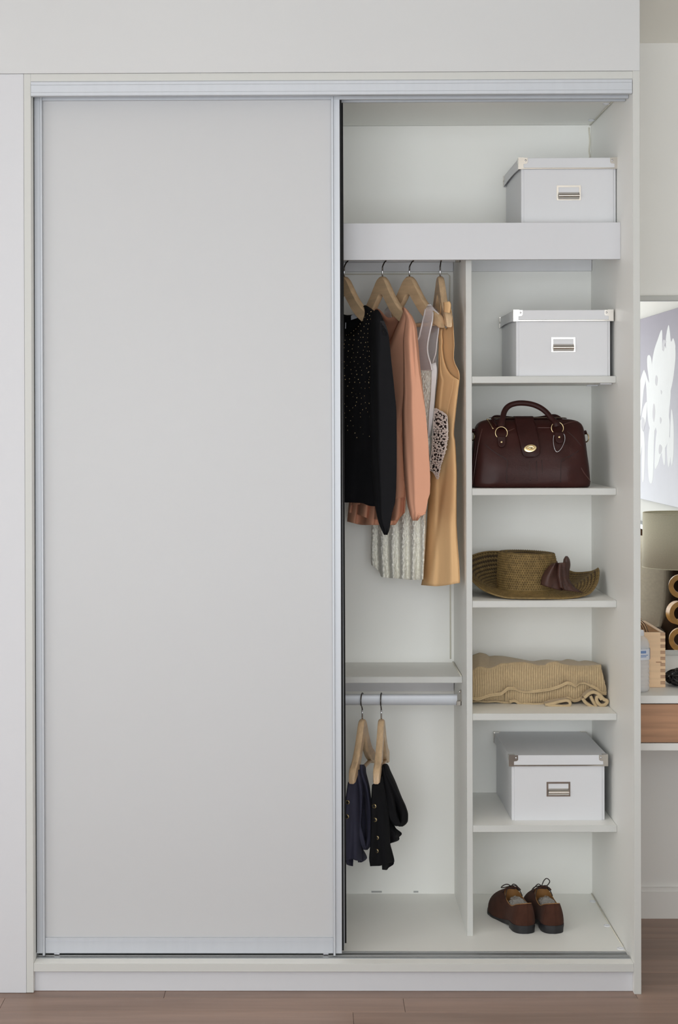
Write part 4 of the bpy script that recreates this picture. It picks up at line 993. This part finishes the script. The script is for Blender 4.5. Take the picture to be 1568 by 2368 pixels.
HEM1 = [(1090, 1612), (1105, 1615), (1118, 1611), (1130, 1607), (1145, 1604.5), (1158, 1603), (1168, 1596), (1176, 1590), (1188, 1590), (1200, 1594), (1215, 1597), (1235, 1596.5), (1260, 1594), (1280, 1590), (1300, 1583), (1312, 1577.5), (1320, 1579), (1330, 1584), (1340, 1577), (1350, 1576), (1365, 1582), (1380, 1591), (1392, 1601), (1403, 1602)]
HEM2 = [(1178, 1622), (1190, 1620), (1203, 1627), (1218, 1628), (1240, 1629), (1256, 1628), (1270, 1621.5), (1285, 1619), (1300, 1617), (1314, 1614), (1328, 1620), (1338, 1618), (1350, 1607), (1362, 1596), (1374, 1591), (1385, 1594), (1394, 1603), (1402, 1605)]
def kx(a): return 1090 + (1403 - 1090) * a
RIB = lambda x, y: .0017 * math.sin(x * 1.15 + 1.5 * math.sin(y * .02 + x * .01)) + .0005 * math.sin(y * 2.6 + (x * 1.15) // PI * 1.5)
def front1(a, v):
    x0 = kx(a)
    if v < .22:
        t = v / .22; xx = x0 if x0 < 1386 else 1386 + (x0 - 1386) * .2 * t
        yt = interp(TOPC, xx); ye = interp(EDGE, xx)
        return P(xx, yt + (ye - yt) * t, .55 - .165 * t - .01 * math.sin(PI * t))
    t = (v - .22) / .78; xe = x0 if x0 < 1386 else 1386 + (x0 - 1386) * (.2 + .8 * t)
    ye, yh_ = interp(EDGE, min(xe, 1386)), interp(HEM1, xe); y = ye + (yh_ - ye) * t
    yy = .372 - .022 * math.sin(PI * t) ** .8 + .006 * math.sin(xe * .045) * t + .010 * math.exp(-((xe - 1165) / 9) ** 2) * t + .008 * math.exp(-((xe - 1305) / 7) ** 2) * t
    return P(xe + .6 * math.sin(y * .1), y, yy - RIB(xe, y) * min(1, t * 6))
m = MB(); m.grid(460, 70, front1)
m.build('top_fold', 'knit', K, smooth=True, solid=.003)
m = MB()
for dy, r in ((0, .0032), (3.6, .0028)):
    pl = [P(x, interp(HEM1, x) + dy, .368 + .004 * math.sin(x * .09)) for x in range(1090, 1404, 3)]; m.tube(pl, r, 7)
m.build('top_hem', 'knit', K, smooth=True)
def front2(a, v):
    x = 1168 + (1402 - 1168) * a; y0 = interp(HEM1, x) - 8; y1 = interp(HEM2, x); y = y0 + (max(y1, y0 + 4) - y0) * v
    return P(x, y, .396 - .016 * math.sin(PI * v) + .006 * math.sin(x * .06 + 1) - RIB(x, y))
m = MB(); m.grid(340, 26, front2); m.build('middle_fold', 'knit', K, smooth=True, solid=.003)
m = MB()
for dy, r in ((0, .0030), (3.2, .0025)):
    m.tube([P(x, interp(HEM2, x) + dy - 1, .385 + .004 * math.sin(x * .08)) for x in range(1178, 1403, 3)], r, 7)
m.build('middle_hem', 'knit', K, smooth=True)
H3 = [(1090, 1622), (1108, 1621), (1125, 1622), (1145, 1621), (1165, 1623), (1185, 1624)]
m = MB(); m.grid(130, 14, lambda a, v: P(1090 + 95 * a, (interp(HEM1, 1090 + 95 * a) - 6) * (1 - v) + interp(H3, 1090 + 95 * a) * v, .405 - .01 * math.sin(PI * v) - RIB(1090 + 95 * a, 1600 + 20 * v)))
m.tube([P(x, interp(H3, x) + 1, .400) for x in range(1090, 1186, 3)], .003, 7)
m.build('bottom_fold', 'knit', K, smooth=True)
# rolled-in lower corner: two curls at the right, seen end on, and the little tongue in the middle
def curl(pts, r, y0, y1, name='curled_edge'):
    pp = spline([P(x, y, y0) for x, y in pts], 6); n = len(pp)
    m = MB(); m.grid(n, 12, lambda a, v: pp[min(n - 1, int(round(a * (n - 1))))] + Vector((0, (y1 - y0) * v, 0)) * 1.0 + Vector((0, 0, .001 * math.sin(40 * v + 9 * a))))
    m.tube(pp, r, 7)
    return m.build(name, 'knit', K, smooth=True, solid=.005)
curl([(1352, 1613), (1364, 1603), (1376, 1601), (1388, 1608), (1396, 1617), (1403, 1620), (1404, 1624), (1398, 1630), (1388, 1630), (1381, 1622), (1380, 1613), (1386, 1611), (1391, 1617)], .0026, .345, .46)
curl([(1348, 1616), (1354, 1624), (1362, 1630), (1372, 1635), (1379, 1634), (1372, 1622), (1366, 1610)], .0024, .352, .45)
curl([(1262, 1630), (1280, 1626), (1300, 1621), (1312, 1620), (1318, 1624), (1317, 1631), (1304, 1633), (1285, 1632), (1266, 1630)], .0022, .350, .45)
m = MB(); m.grid(40, 16, lambda a, v: P(1388 + 16 * a, 1544 + 60 * a * .6 + (1622 - 1544 - 36 * a) * v, .40 + .16 * (1 - a) * .0 + .14 * (1 - a)))
m.build('side_fold', 'knit', K, smooth=True, solid=.003)
m = MB(); m.box(P(1092, 1600, .45).x, P(1385, 1600, .45).x, .412, .56, ZK + .002, ZK + .075, .02); m.build('inner_fold', 'knit', K, smooth=True)

# ================================================================ SHOES
def make_shoe(label, loc, rz, mir=1):
    K = thing('shoe', label, 'shoe', loc, rz, 'pair of brown suede lace-up shoes'); k = dict(local=True)
    Lc = .262; foot = [(0, 0), (.004, .016), (.016, .0275), (.035, .0315), (.06, .0300), (.10, .0285), (.14, .036), (.17, .0425), (.195, .0425), (.22, .036), (.242, .025), (.256, .012), (.262, 0)]
    inn = [(0, 0), (.004, .016), (.016, .0265), (.035, .0305), (.06, .0285), (.10, .0265), (.14, .032), (.17, .038), (.195, .0375), (.22, .032), (.242, .022), (.256, .010), (.262, 0)]
    def zb(x): return interp([(0, .0175), (.062, .0165), (.10, .008), (.14, .002), (.19, .001), (.23, .003), (.262, .010)], x)
    N = 40
    def F(u):                                    # u 0..1 heel -> toe along one side and back
        t = u * 2 if u <= .5 else (1 - u) * 2
        x = Lc * (0.5 - 0.5 * math.cos(PI * t)); s = 1 if u <= .5 else -1
        w = interp(foot if s * mir > 0 else inn, x)
        return x, s * w
    def T(u):
        t = u * 2 if u <= .5 else (1 - u) * 2; s = 1 if u <= .5 else -1
        x = .006 + .136 * (0.5 - 0.5 * math.cos(PI * t)); w = .0255 * math.sin(PI * t) ** .62 if 0 < t < 1 else 0
        z = interp([(.006, .081), (.03, .073), (.06, .062), (.09, .066), (.12, .079), (.142, .088)], x)
        return Vector((x, s * w, z))
    rows = 12
    def up(u, v):
        x, y = F(u); f = Vector((x, y, zb(x) + .004)); t = T(u)
        toe = max(0, (x - .13) / .13)
        c = Vector((x + .004 * toe - .004 * max(0, 1 - x / .03), y * 1.04, interp([(0, .05), (.06, .044), (.12, .052), (.18, .058), (.22, .052), (.262, .046)], x)))
        p = f * (1 - v) ** 2 + c * 2 * v * (1 - v) + t * v * v
        return p
    m = MB(); m.grid(2 * N, rows, lambda u, v: up(u, v), closed_u=True); m.build('upper', 'suede', K, smooth=True, **k)
    m = MB(); m.tube([T(i / 60) + Vector((0, 0, .0004)) for i in range(61)], .0011, 6, caps=False); m.build('topline_binding', 'shoelin', K, smooth=True, **k)
    m = MB()
    def li(u, v):
        t = T(u); x, y = F(u); q = Vector((.008 + (x) * .62, y * .72, .030)); c = Vector((t.x, t.y * 1.0, .05)); p = t * (1 - v) ** 2 + c * 2 * v * (1 - v) + q * v * v
        return p + Vector((.0, -.0012 if y > 0 else .0012, 0))
    m.grid(2 * N, 8, li, closed_u=True); m.f.append(tuple(2 * N * 7 + i for i in range(2 * N))); m.build('lining', 'shoelin', K, smooth=True, **k)
    # sole and stacked heel
    def outl(sc, x1=None): return [(F(i / 60)[0], F(i / 60)[1]) for i in range(60)]
    m = MB(); oo = outl(1); n = len(oo)
    vs = [(x + (.0015 if x > .13 else -.0015), y * 1.05, zb(x) - (.006 if x > .075 else .002)) for x, y in oo] + [(x + (.0015 if x > .13 else -.0015), y * 1.05, zb(x) + .0045) for x, y in oo]
    vs = [(a, b, max(0, c)) for a, b, c in vs]
    m.add(vs, [(i, (i + 1) % n, n + (i + 1) % n, n + i) for i in range(n)] + [tuple(range(n))[::-1], tuple(range(n, 2 * n))]); m.build('sole', 'sole', K, ang=50, **k)
    hl = [(x, y) for x, y in oo if x < .066]; hp_ = [p for p in oo if p[0] < .066]
    a = sorted([p for p in hp_ if p[1] >= 0], key=lambda p: p[0]); b = sorted([p for p in hp_ if p[1] < 0], key=lambda p: -p[0])
    poly = [(x - .001, y * 1.04) for x, y in a + b]
    m = MB(); n = len(poly); vs = [(x * .98 + .001, y * .95, 0) for x, y in poly] + [(x, y, .0165) for x, y in poly]
    m.add(vs, [(i, (i + 1) % n, n + (i + 1) % n, n + i) for i in range(n)] + [tuple(range(n))[::-1], tuple(range(n, 2 * n))]); m.build('heel', 'sole', K, ang=50, **k)
    # back seam and heel counter edge
    m = MB(); m.tube([up(0, v / 10) + Vector((-.0004, 0, 0)) for v in range(11)], .0009, 5); m.build('back_seam', 'suede', K, smooth=True, **k)
    for s in (.085, .915):
        m = MB(); m.tube([up(s, v / 10) + Vector((0, .0004 if s < .5 else -.0004, 0)) for v in range(11)], .0007, 5); m.build('counter_seam', 'suede', K, smooth=True, **k)
    # tongue, eyelet facings, laces tied in a small bow
    m = MB(); m.grid(8, 8, lambda a, v: (.165 - .05 * v, (-.016 + .032 * a) * (1 - .2 * v), .072 + .0225 * v + .003 * math.sin(PI * a) )); m.build('tongue', 'suede', K, smooth=True, solid=.002, **k)
    for s in (-1, 1):
        m = MB(); m.grid(5, 10, lambda a, v: (.170 - .052 * v, s * (.006 + .006 * v + .013 * a), .0725 + .0215 * v - .010 * a ** 2 + .0018)); m.build('eyelet_facing', 'suede', K, smooth=True, solid=.002, **k)
    for i in range(3):
        x = .160 - .014 * i; z = .080 + .0062 * i
        m = MB(); m.tube(spline([(x, -.014, z - .002), (x - .002, 0, z + .0035), (x - .004, .014, z - .002)], 4), .0013, 6); m.build('lace', 'lacem', K, smooth=True, **k)
    z = .0955
    for pl in ([(.128, 0, z), (.127, .010, z + .006), (.124, .022, z + (.006 if mir > 0 else -.002)), (.126, .030, z - (.001 if mir > 0 else .012)), (.131, .020, z - .003), (.128, 0, z + .001)],
               [(.128, 0, z), (.132, -.008, z + (.004 if mir > 0 else .014)), (.130, -.016, z + (.001 if mir > 0 else .020)), (.127, -.023, z + (-.008 if mir > 0 else .012)), (.124, -.013, z + .001), (.128, 0, z + .001)],
               [(.128, 0, z), (.118, .012, z + .002), (.108, .022, z - .010), (.100, .027, z - .026)], [(.128, 0, z), (.120, -.012, z + .002), (.112, -.020, z - .010), (.104, -.024, z - .022)]):
        m = MB(); m.tube(spline(pl, 6), .0014, 6); m.build('lace', 'lacem', K, smooth=True, **k)
    # clear plastic stuffing inside
    bm = bmesh.new(); bmesh.ops.create_icosphere(bm, subdivisions=4, radius=1)
    for v in bm.verts:
        c = v.co.copy(); d = 1 + .22 * noise.noise(c * 2.6 + Vector((mir, 3, 1))) + .10 * noise.noise(c * 7)
        v.co = Vector((.072 + .050 * c.x * d, .0225 * c.y * d, .056 + .023 * c.z * d))
    m = MB(); bm.verts.index_update(); m.add([v.co for v in bm.verts], [[v.index for v in f.verts] for f in bm.faces]); bm.free()
    m.build('plastic_stuffing', 'plastic', K, **k)
    return K
def floor_px(px, py, z):
    d = RT @ Vector(((px - CX) / F_PX, (py - CY) / F_PX, 1)); t = (z - ZC) / d.z; return CAM + d * t
q = floor_px(1220, 2160, ZF + .001)
make_shoe('left brown suede lace-up shoe, its toe turned towards the partition', (q.x, q.y, ZF + .0012), math.atan2(.97, -.23), 1)
q = floor_px(1284, 2160, ZF + .001)
make_shoe('right brown suede lace-up shoe, the one nearer the side panel', (q.x, q.y, ZF + .0012), math.atan2(.985, -.15), -1)

# ================================================================ ALCOVE: DESK, MIRROR AND WHAT STANDS ON THE DESK
YDK = 0.195
zd = P(1520, 1609, YDK).z; zd1 = P(1520, 1627, YDK).z; zl1 = P(1520, 1719, YDK).z; zl0 = P(1520, 1736, YDK).z
DX0, DX1 = XR + TW + .003, RXR - .002
K = thing('desk', 'white wall-mounted desk with a brown veneer drawer, right of the wardrobe', 'desk', ((DX0 + DX1) / 2, .42, zl0))
MB().box(DX0, DX1, YDK, RYB - .001, zd1, zd, .001).build('desk_top', 'deskw', K)
MB().box(DX0, DX1, YDK, RYB - .001, zl0, zl1, .001).build('bottom_board', 'deskw', K)
for x0, x1 in ((DX0, DX0 + .016), (DX1 - .016, DX1)): MB().box(x0, x1, YDK + .02, RYB - .001, zl1, zd1).build('side_board', 'mel', K)
MB().box(DX0 + .001, DX0 + .46, YDK + .002, YDK + .02, zl1 + .002, zd1 - .0025, .0006).build('drawer_front', 'walnut', K)
MB().box(DX0 + .463, DX1 - .001, YDK + .002, YDK + .02, zl1 + .002, zd1 - .0025, .0006).build('drawer_front', 'walnut', K)
YM = RYB - .022
K = thing('wall_mirror', 'wide white-framed wall mirror above the desk', 'mirror', ((DX0 + DX1) / 2, YM, zd))
zm1, zm0 = P(1520, 697, YM).z, P(1520, 1505, YM).z
zf1, zf0 = P(1520, 683.5, YM).z, P(1520, 1515, YM).z
MX0, MX1 = XR + TW + .006, 1.62
MB().box(MX0, MX1, YM, YM + .004, zm0 - .004, zm1 + .004).build('mirror_glass', 'mirror', K)
MB().box(MX0, MX1, YM - .006, RYB - .0005, zm1 + .0015, zf1, .0015).build('frame_rail', 'mel', K)
MB().box(MX0, MX1, YM - .006, RYB - .0005, zf0, zm0 - .0012, .0015).build('frame_rail', 'mel', K)
MB().box(MX1, MX1 + .018, YM - .006, RYB - .0005, zf0, zf1, .0015).build('frame_stile', 'mel', K)
MB().box(MX0, MX1, YM + .0045, RYB - .0005, zm0, zm1).build('backing', 'seal', K)
MB().box(MX0, MX1, YM - .002, YM + .003, zm1, zm1 + .0022).box(MX0, MX1, YM - .002, YM + .003, zm0 - .002, zm0).build('glazing_strip', 'track', K)

# beech box with finger joints, wooden rings inside it
K = None
yw = 0.335; x1 = P(1539, 1590, yw).x; x0 = XR + TW + .005; zt_ = P(1520, 1463, yw).z; hB = zt_ - zd; dB = .28; tB = .011
K = thing('beech_box', 'open pale beech box with finger-jointed corners on the desk', 'box', ((x0 + x1) / 2, yw + dB / 2, zd))
nf_ = 18
zs = [zd + hB * i / nf_ for i in range(nf_ + 1)]
m = MB(); m.box(x0 + .0006, x1 - tB * 1.25, yw, yw + tB, zd + .0005, zt_)
for i in range(nf_):
    if i % 2 == 0: m.box(x1 - tB * 1.25, x1, yw, yw + tB, zs[i] + .0005, zs[i + 1])
m.build('front_board', 'birch', K)
for i in range(nf_):
    if i % 2: MB().box(x1 - tB * 1.25, x1 - .0002, yw + .0002, yw + tB, zs[i], zs[i + 1], .0003).build('finger_joint', 'birchd', K)
MB().box(x1 - tB, x1, yw + tB, yw + dB - tB, zd + .0005, zt_ , .0006).build('side_board', 'birch', K)
MB().box(x0, x0 + tB, yw + tB, yw + dB - tB, zd + .0005, zt_, .0006).build('side_board', 'birch', K)
MB().box(x0, x1, yw + dB - tB, yw + dB, zd + .0005, zt_, .0006).build('back_board', 'birch', K)
MB().box(x0 + tB, x1 - tB, yw + tB, yw + dB - tB, zd + .0005, zd + .007).build('bottom_board', 'birch', K)
m = MB(); m.box(P(1517, 1531, yw).x, P(1530, 1531, yw).x, yw - .0004, yw + .001, P(1520, 1532.5, yw).z, P(1520, 1530, yw).z); m.build('knot', 'walnut', K)
for i, (px, rot) in enumerate(((1481, .35), (1487, .3), (1491.5, .25), (1495, .2))):
    R_o = (hB + .024 - .007) / 2 + .002 * (1 - i)
    R_x = .033 - .0015 * i; c = (x0 + tB + .058 + .0006 * i, yw + .07 + .032 * i, zd + .0072 + R_o + .0005)
    t = thing('wooden_ring', 'pale wooden hoop standing in the beech box, %s' % ('leftmost, half behind the bottle', 'second from the left', 'third from the left', 'rightmost of the four')[i], 'ring', (c[0], c[1], zd + .0072), 0, 'wooden hoops in the beech box')
    m = MB(); ax = Vector((-.1, -1, 0)).normalized(); u = Vector((1, -.1, 0)).normalized(); n = 36
    def rp(u_, v_, c=Vector(c), R_o=R_o, q=R_x / R_o):
        a = 2 * PI * u_; s = [(R_o, -.006), (R_o, .006), (R_o - .005, .006), (R_o - .005, -.006), (R_o, -.006)][int(round(v_ * 4))]
        return c + (u * math.cos(a) * q + Vector((0, 0, 1)) * math.sin(a)) * s[0] + ax * s[1]
    m.grid(n, 5, rp, closed_u=True).build('hoop', 'birch', t, ang=40)
    m = MB(); m.tube([Vector(c) + (u * math.cos(2 * PI * k / n) * R_x / R_o + Vector((0, 0, 1)) * math.sin(2 * PI * k / n)) * (R_o - .001) + ax * .0062 for k in range(n + 1)], .0010, 5, caps=False); m.build('dark_edge', 'seam', t, smooth=True)

# water bottle
cb = P(1476, 1600, .272); zc_ = P(1476, 1457, .272).z; Hb = zc_ - zd; s = Hb / .168
K = thing('water_bottle', 'clear plastic water bottle with white cap and blue label, before the beech box', 'bottle', (cb.x - .001, .272, zd))
Rb = P(1502.5, 1540, .272).x - cb.x + .001
c = (cb.x - .001, .272, zd)
prof = [(Rb * .6, .001), (Rb * .92, .002), (Rb * .98, .008)]
for i in range(26):
    zz = .010 + i * .0034; prof.append((Rb * (.975 + .02 * math.sin(i * 1.9)), zz))
prof += [(Rb, .098), (Rb, .128), (Rb * .96, .133), (Rb * .84, .143), (Rb * .6, .151), (Rb * .46, .1545), (Rb * .45, .157)]
prof = [(r, z * s) for r, z in prof]
MB().lathe(prof, 32, c).build('bottle_body', 'pet', K, smooth=True)
MB().lathe([(Rb * .90, .004), (Rb * .93, .03), (Rb * .93, .10), (Rb * .9, .132), (Rb * .8, .1385)], 24, c).build('water', 'pet', K, smooth=True)
MB().lathe([(Rb * .52, .1535 * s), (Rb * .53, .1545 * s), (Rb * .52, Hb - .0015), (Rb * .48, Hb)], 28, c).build('cap', 'capw', K, ang=40)
lb = MB(); za, zb2 = P(1490, 1526, .247).z - zd, P(1490, 1501, .247).z - zd
lb.lathe([(Rb * 1.008, za), (Rb * 1.008, zb2)], 40, c, caps=False); lab = lb.build('label', 'labelw', K, smooth=True, label='white paper label with blue print')
def band(a0, a1, z0, z1, mt):
    m = MB(); m.grid(8, 2, lambda u, v: (c[0] + Rb * 1.02 * math.cos(a0 + (a1 - a0) * u), c[1] + Rb * 1.02 * math.sin(a0 + (a1 - a0) * u), c[2] + z0 + (z1 - z0) * v)); m.build('label_print', mt, lab)
hh = zb2 - za
band(-.42, -.02, za, zb2, 'labeld')
band(-1.9, -1.02, za + hh * .62, za + hh * .86, 'labelb'); band(-1.9, -.80, za + hh * .40, za + hh * .47, 'labelb'); band(-1.9, -1.0, za + hh * .27, za + hh * .34, 'labelb')

# ball of black twigs
cb = P(1585, 1566, .37); rb_ = (cb.z - zd) * .98
K = thing('twig_ball', 'bundle of glossy black twigs at the right edge of the desk', 'ornament', (cb.x, cb.y, zd))
random.seed(9); m = MB()
ctr = Vector((cb.x, cb.y, zd + rb_))
core = MB(); core.ball(ctr - Vector((0, 0, .004)), (.046, .046, rb_ * .9), 20, 12); core.build('core', 'twig', K, smooth=True)
for i in range(230):
    ax = Vector((random.gauss(0, 1), random.gauss(0, 1), random.gauss(0, .55))).normalized(); u = ax.orthogonal().normalized(); w2 = ax.cross(u)
    a0, a1 = random.uniform(0, 6.28), random.uniform(.5, 1.3); r = random.uniform(.96, 1.12)
    pts = [ctr + Vector((x.x * .050, x.y * .050, x.z * rb_)) * r * (1 + .08 * k / 5) for k in range(6) for x in [u * math.cos(a0 + a1 * k / 5) + w2 * math.sin(a0 + a1 * k / 5)]]
    pts = [Vector((p.x, p.y, max(p.z, zd + .002))) for p in pts]
    m.tube(pts, [.0021] * 3 + [.0016, .0012, .0006], 5)
m.build('twigs', 'twig', K, kind='stuff')

# ================================================================ THE BEDROOM BEHIND THE CAMERA, SEEN IN THE MIRROR
def VX(px, X): return PX(px, X)                  # depth (beyond the glass) at which a ray meets the plane X
def MY(yv): return 2 * YM - yv                   # mirrored depth -> real place in the room
# canvas on the right-hand wall
XW = RXR - .028
K = thing('canvas_painting', 'large lavender canvas with white abstract petals, reflected in the mirror', 'painting', (XW, -2.6, 1.5))
def wallp(px, py, X):
    yv = VX(px, X); p = P(px, py, yv); return (MY(yv), p.z)
ya, za = wallp(1477, 739, XW); yb3, zb3 = wallp(1477, 1153, XW)
MB().box(XW, RXR - .001, ya - .45, ya + 1.75, zb3, za, .002).build('canvas', 'canvas', K)
def petal(poly, mt, d):
    n_ = len(poly); cl = [Vector((x, y, 0)) for x, y in poly]; sm = []
    for i_ in range(n_):
        a_, b_, c_, d_ = (cl[(i_ + k_) % n_] for k_ in (-1, 0, 1, 2))
        for k_ in range(4):
            w_ = k_ / 4; q_ = 0.5 * ((2 * b_) + (c_ - a_) * w_ + (2 * a_ - 5 * b_ + 4 * c_ - d_) * w_ * w_ + (3 * b_ - a_ - 3 * c_ + d_) * w_ ** 3); sm.append((max(q_.x, 1470), q_.y))
    pts = [wallp(x, y, XW - d) for x, y in sm]; m = MB(); m.prism([(y, z) for y, z in pts], XW - d, XW - .0001, 'x'); m.build('petal', mt, K)
PET = [
 ([(1545, 752), (1539, 785), (1541, 830), (1547, 880), (1553, 860), (1559, 815), (1561, 800), (1556, 782), (1551, 790), (1548, 765)], 'petal'),
 ([(1530, 763), (1520, 786), (1511, 815), (1507, 850), (1511, 900), (1523, 930), (1540, 940), (1549, 900), (1546, 840), (1537, 800), (1531, 810)], 'petal'),
 ([(1554, 784), (1549, 830), (1544, 890), (1546, 915), (1555, 880), (1561, 828), (1560, 800)], 'petal'),
 ([(1497, 823), (1496, 845), (1500, 880), (1504, 920), (1512, 930), (1510, 880), (1505, 828)], 'petal'),
 ([(1489, 855), (1480, 880), (1477, 905), (1477, 960), (1482, 955), (1488, 900), (1492, 880)], 'petal'),
 ([(1491, 860), (1494, 900), (1496, 950), (1500, 985), (1510, 1000), (1522, 960), (1516, 900), (1500, 885)], 'petal'),
 ([(1510, 890), (1518, 880), (1545, 890), (1550, 910), (1546, 960), (1547, 980), (1540, 1010), (1525, 1020), (1515, 985), (1508, 940)], 'petal'),
 ([(1518, 995), (1532, 960), (1546, 965), (1547, 1005), (1540, 1030), (1528, 1050), (1515, 1085), (1513, 1060)], 'petal'),
 ([(1523, 1030), (1516, 1055), (1517, 1075), (1521, 1073), (1527, 1045)], 'petal'), ([(1530, 1030), (1530, 1055), (1535, 1077), (1537, 1060), (1536, 1030)], 'petal'),
 ([(1545, 1010), (1541, 1040), (1544, 1080), (1549, 1060), (1549, 1020)], 'petal'), ([(1552, 945), (1549, 990), (1548, 1040), (1552, 1078), (1556, 1050), (1557, 990)], 'petal'),
 ([(1503, 985), (1498, 1020), (1497, 1070), (1500, 1112), (1507, 1115), (1510, 1080), (1511, 1030), (1512, 990)], 'petal'),
 ([(1486, 1000), (1483, 1060), (1484, 1110), (1488, 1108), (1490, 1050), (1489, 1010)], 'petal'),
 ([(1477, 985), (1477, 1055), (1481, 1048), (1486, 1010), (1488, 960), (1482, 970)], 'petal'), ([(1483, 965), (1488, 940), (1495, 930), (1494, 960), (1490, 985), (1485, 990)], 'petal'),
 ([(1533, 786), (1531, 805), (1534, 812), (1537, 795), (1540, 790)], 'petald'), ([(1516, 868), (1514, 885), (1518, 892), (1520, 875)], 'petald'),
 ([(1510, 935), (1508, 960), (1511, 976), (1514, 955), (1513, 938)], 'petald'), ([(1527, 902), (1528, 912), (1530, 906)], 'petald'), ([(1525, 965), (1526, 980), (1529, 970)], 'petald'), ([(1524, 1028), (1522, 1045), (1526, 1050), (1530, 1035)], 'petald'),
 ([(1484, 965), (1482, 985), (1486, 998), (1490, 985), (1489, 970)], 'petald'),
]
for i, (poly, mt) in enumerate(PET): petal(poly, mt, .0002 + .00002 * i + (.0001 if mt == 'petald' else 0))

# bed with headboard against the right-hand wall
XHB = RXR - .062
hy0, hy1 = MY(3.30), MY(5.35)
zhb = P(1478, 1222, VX(1478, XHB)).z; zhb1 = P(1478, 1211, VX(1478, XHB)).z
K = thing('bed', 'bed with tall dark brown headboard, reflected in the mirror', 'bed', (.75, (hy0 + hy1) / 2, 0))
MB().box(XHB, RXR - .002, hy1, hy0, .02, zhb, .006).build('headboard', 'head', K)
MB().box(XHB - .004, RXR - .002, hy1 - .004, hy0 + .004, zhb, zhb1, .003).build('headboard_cap', 'track', K)
by0 = MY(3.78)
MB().box(-.22, XHB - .004, hy1 + .05, by0, .04, .27, .01).build('bed_base', 'head', K)
MB().box(-.22, XHB - .006, hy1 + .06, by0 - .01, .272, .50, .05).build('mattress', 'sheet', K, ang=50)
# pillow propped on the headboard
yv = VX(1541, XHB - .06); pc = MY(yv + .26)
K = thing('bed_pillow', 'sage linen pillow propped against the brown headboard', 'pillow', (XHB - .13, pc, .50))
bm = bmesh.new(); bmesh.ops.create_cube(bm, size=2); bmesh.ops.subdivide_edges(bm, edges=list(bm.edges), cuts=13, use_grid_fill=True)
m = MB()
for v in bm.verts:
    a, b, t = v.co.y, v.co.z, v.co.x
    th = .115 * ((1 - abs(a) ** 3.2) * (1 - abs(b) ** 3.2)) ** .45 + .006
    y = a * .31 * (1 - .05 * b * b); z = b * .215 * (1 - .06 * a * a)
    wv = .006 * nz(a * 3, b * 3, t) + .003 * math.sin(9 * a + 4 * b)
    x = t * th + wv
    q = Vector((x, y, z)); q.rotate(Matrix.Rotation(.06, 3, 'Y')); q.rotate(Matrix.Rotation(-.50, 3, 'Z')); v.co = q + Vector((XHB - .222, pc, .50 + .212))
bm.verts.index_update(); m.add([v.co for v in bm.verts], [[v.index for v in f.verts] for f in bm.faces]); bm.free()
pil = m.build('cushion', 'pillow', K, smooth=True)
# bedside table and lamp with wooden rings
yl = 2.53; sc = (yl + D0) / F_PX
xc = P(1572, 1250, yl).x; Rs = xc - P(1487, 1250, yl).x
ZN = .50
K = thing('bedside_table', 'low bedside table carrying the ring lamp', 'table', (xc, MY(yl), 0))
MB().box(xc - .22, xc + .22, MY(yl) - .20, MY(yl) + .20, ZN - .022, ZN, .002).build('table_top', 'walnut', K)
for sx in (-1, 1):
    for sy in (-1, 1): MB().box(xc + sx * .2 - .015, xc + sx * .2 + .015, MY(yl) + sy * .18 - .015, MY(yl) + sy * .18 + .015, 0, ZN - .022, .002).build('leg', 'walnut', K)
K = thing('table_lamp', 'table lamp with olive drum shade on a stack of golden wooden rings', 'lamp', (xc, MY(yl), ZN))
zs1, zs0 = P(1572, 1186, yl).z, P(1572, 1311, yl).z
MB().lathe([(Rs * .985, zs1), (Rs, zs0)], 48, (xc, MY(yl), 0), caps=False).build('lamp_shade', 'shade', K, smooth=True, solid=.002)
m = MB(); m.ring((xc, MY(yl), zs1), Rs * .985, .002, (0, 0, 1), 40, 6).ring((xc, MY(yl), zs0), Rs, .002, (0, 0, 1), 40, 6); m.build('shade_trim', 'shade', K, smooth=True)
m = MB(); m.tube([(xc, MY(yl), ZN + .02), (xc, MY(yl), zs0 + .12)], .0035, 8)
m.tube([(xc - Rs * .98, MY(yl), zs1 - .02), (xc, MY(yl), zs1 - .03), (xc + Rs * .98, MY(yl), zs1 - .02)], .002, 6); m.build('rod', 'chrome', K, smooth=True)
MB().lathe([(.07, 0), (.07, .008), (.012, .014), (.012, .024)], 28, (xc, MY(yl), ZN + .0005)).build('lamp_base', 'chrome', K, ang=40)
for i, (pyc, dx) in enumerate(((1355.5, 0.003), (1417, -.006), (1479, .004), (1536, -.003))):
    zc2 = P(1572, pyc, yl).z; Ro = .0478; c = Vector((xc + dx, MY(yl), zc2)); an = .25 if i % 2 else -.2
    ax = Vector((math.sin(an), math.cos(an), 0)); u = Vector((math.cos(an), -math.sin(an), 0)); m = MB()
    def rp(u_, v_):
        a = 2 * PI * u_; r, y = [(Ro, -.017), (Ro, .017), (Ro - .020, .017), (Ro - .020, -.017), (Ro, -.017)][int(round(v_ * 4))]
        return c + (u * math.cos(a) + Vector((0, 0, 1)) * math.sin(a)) * r + ax * y
    m.grid(40, 5, rp, closed_u=True).build('wooden_ring', 'ring', K, ang=40)
    MB().ball((xc, MY(yl), zc2 - Ro - .004), .006, 10, 8).build('spacer_bead', 'chrome', K, smooth=True)
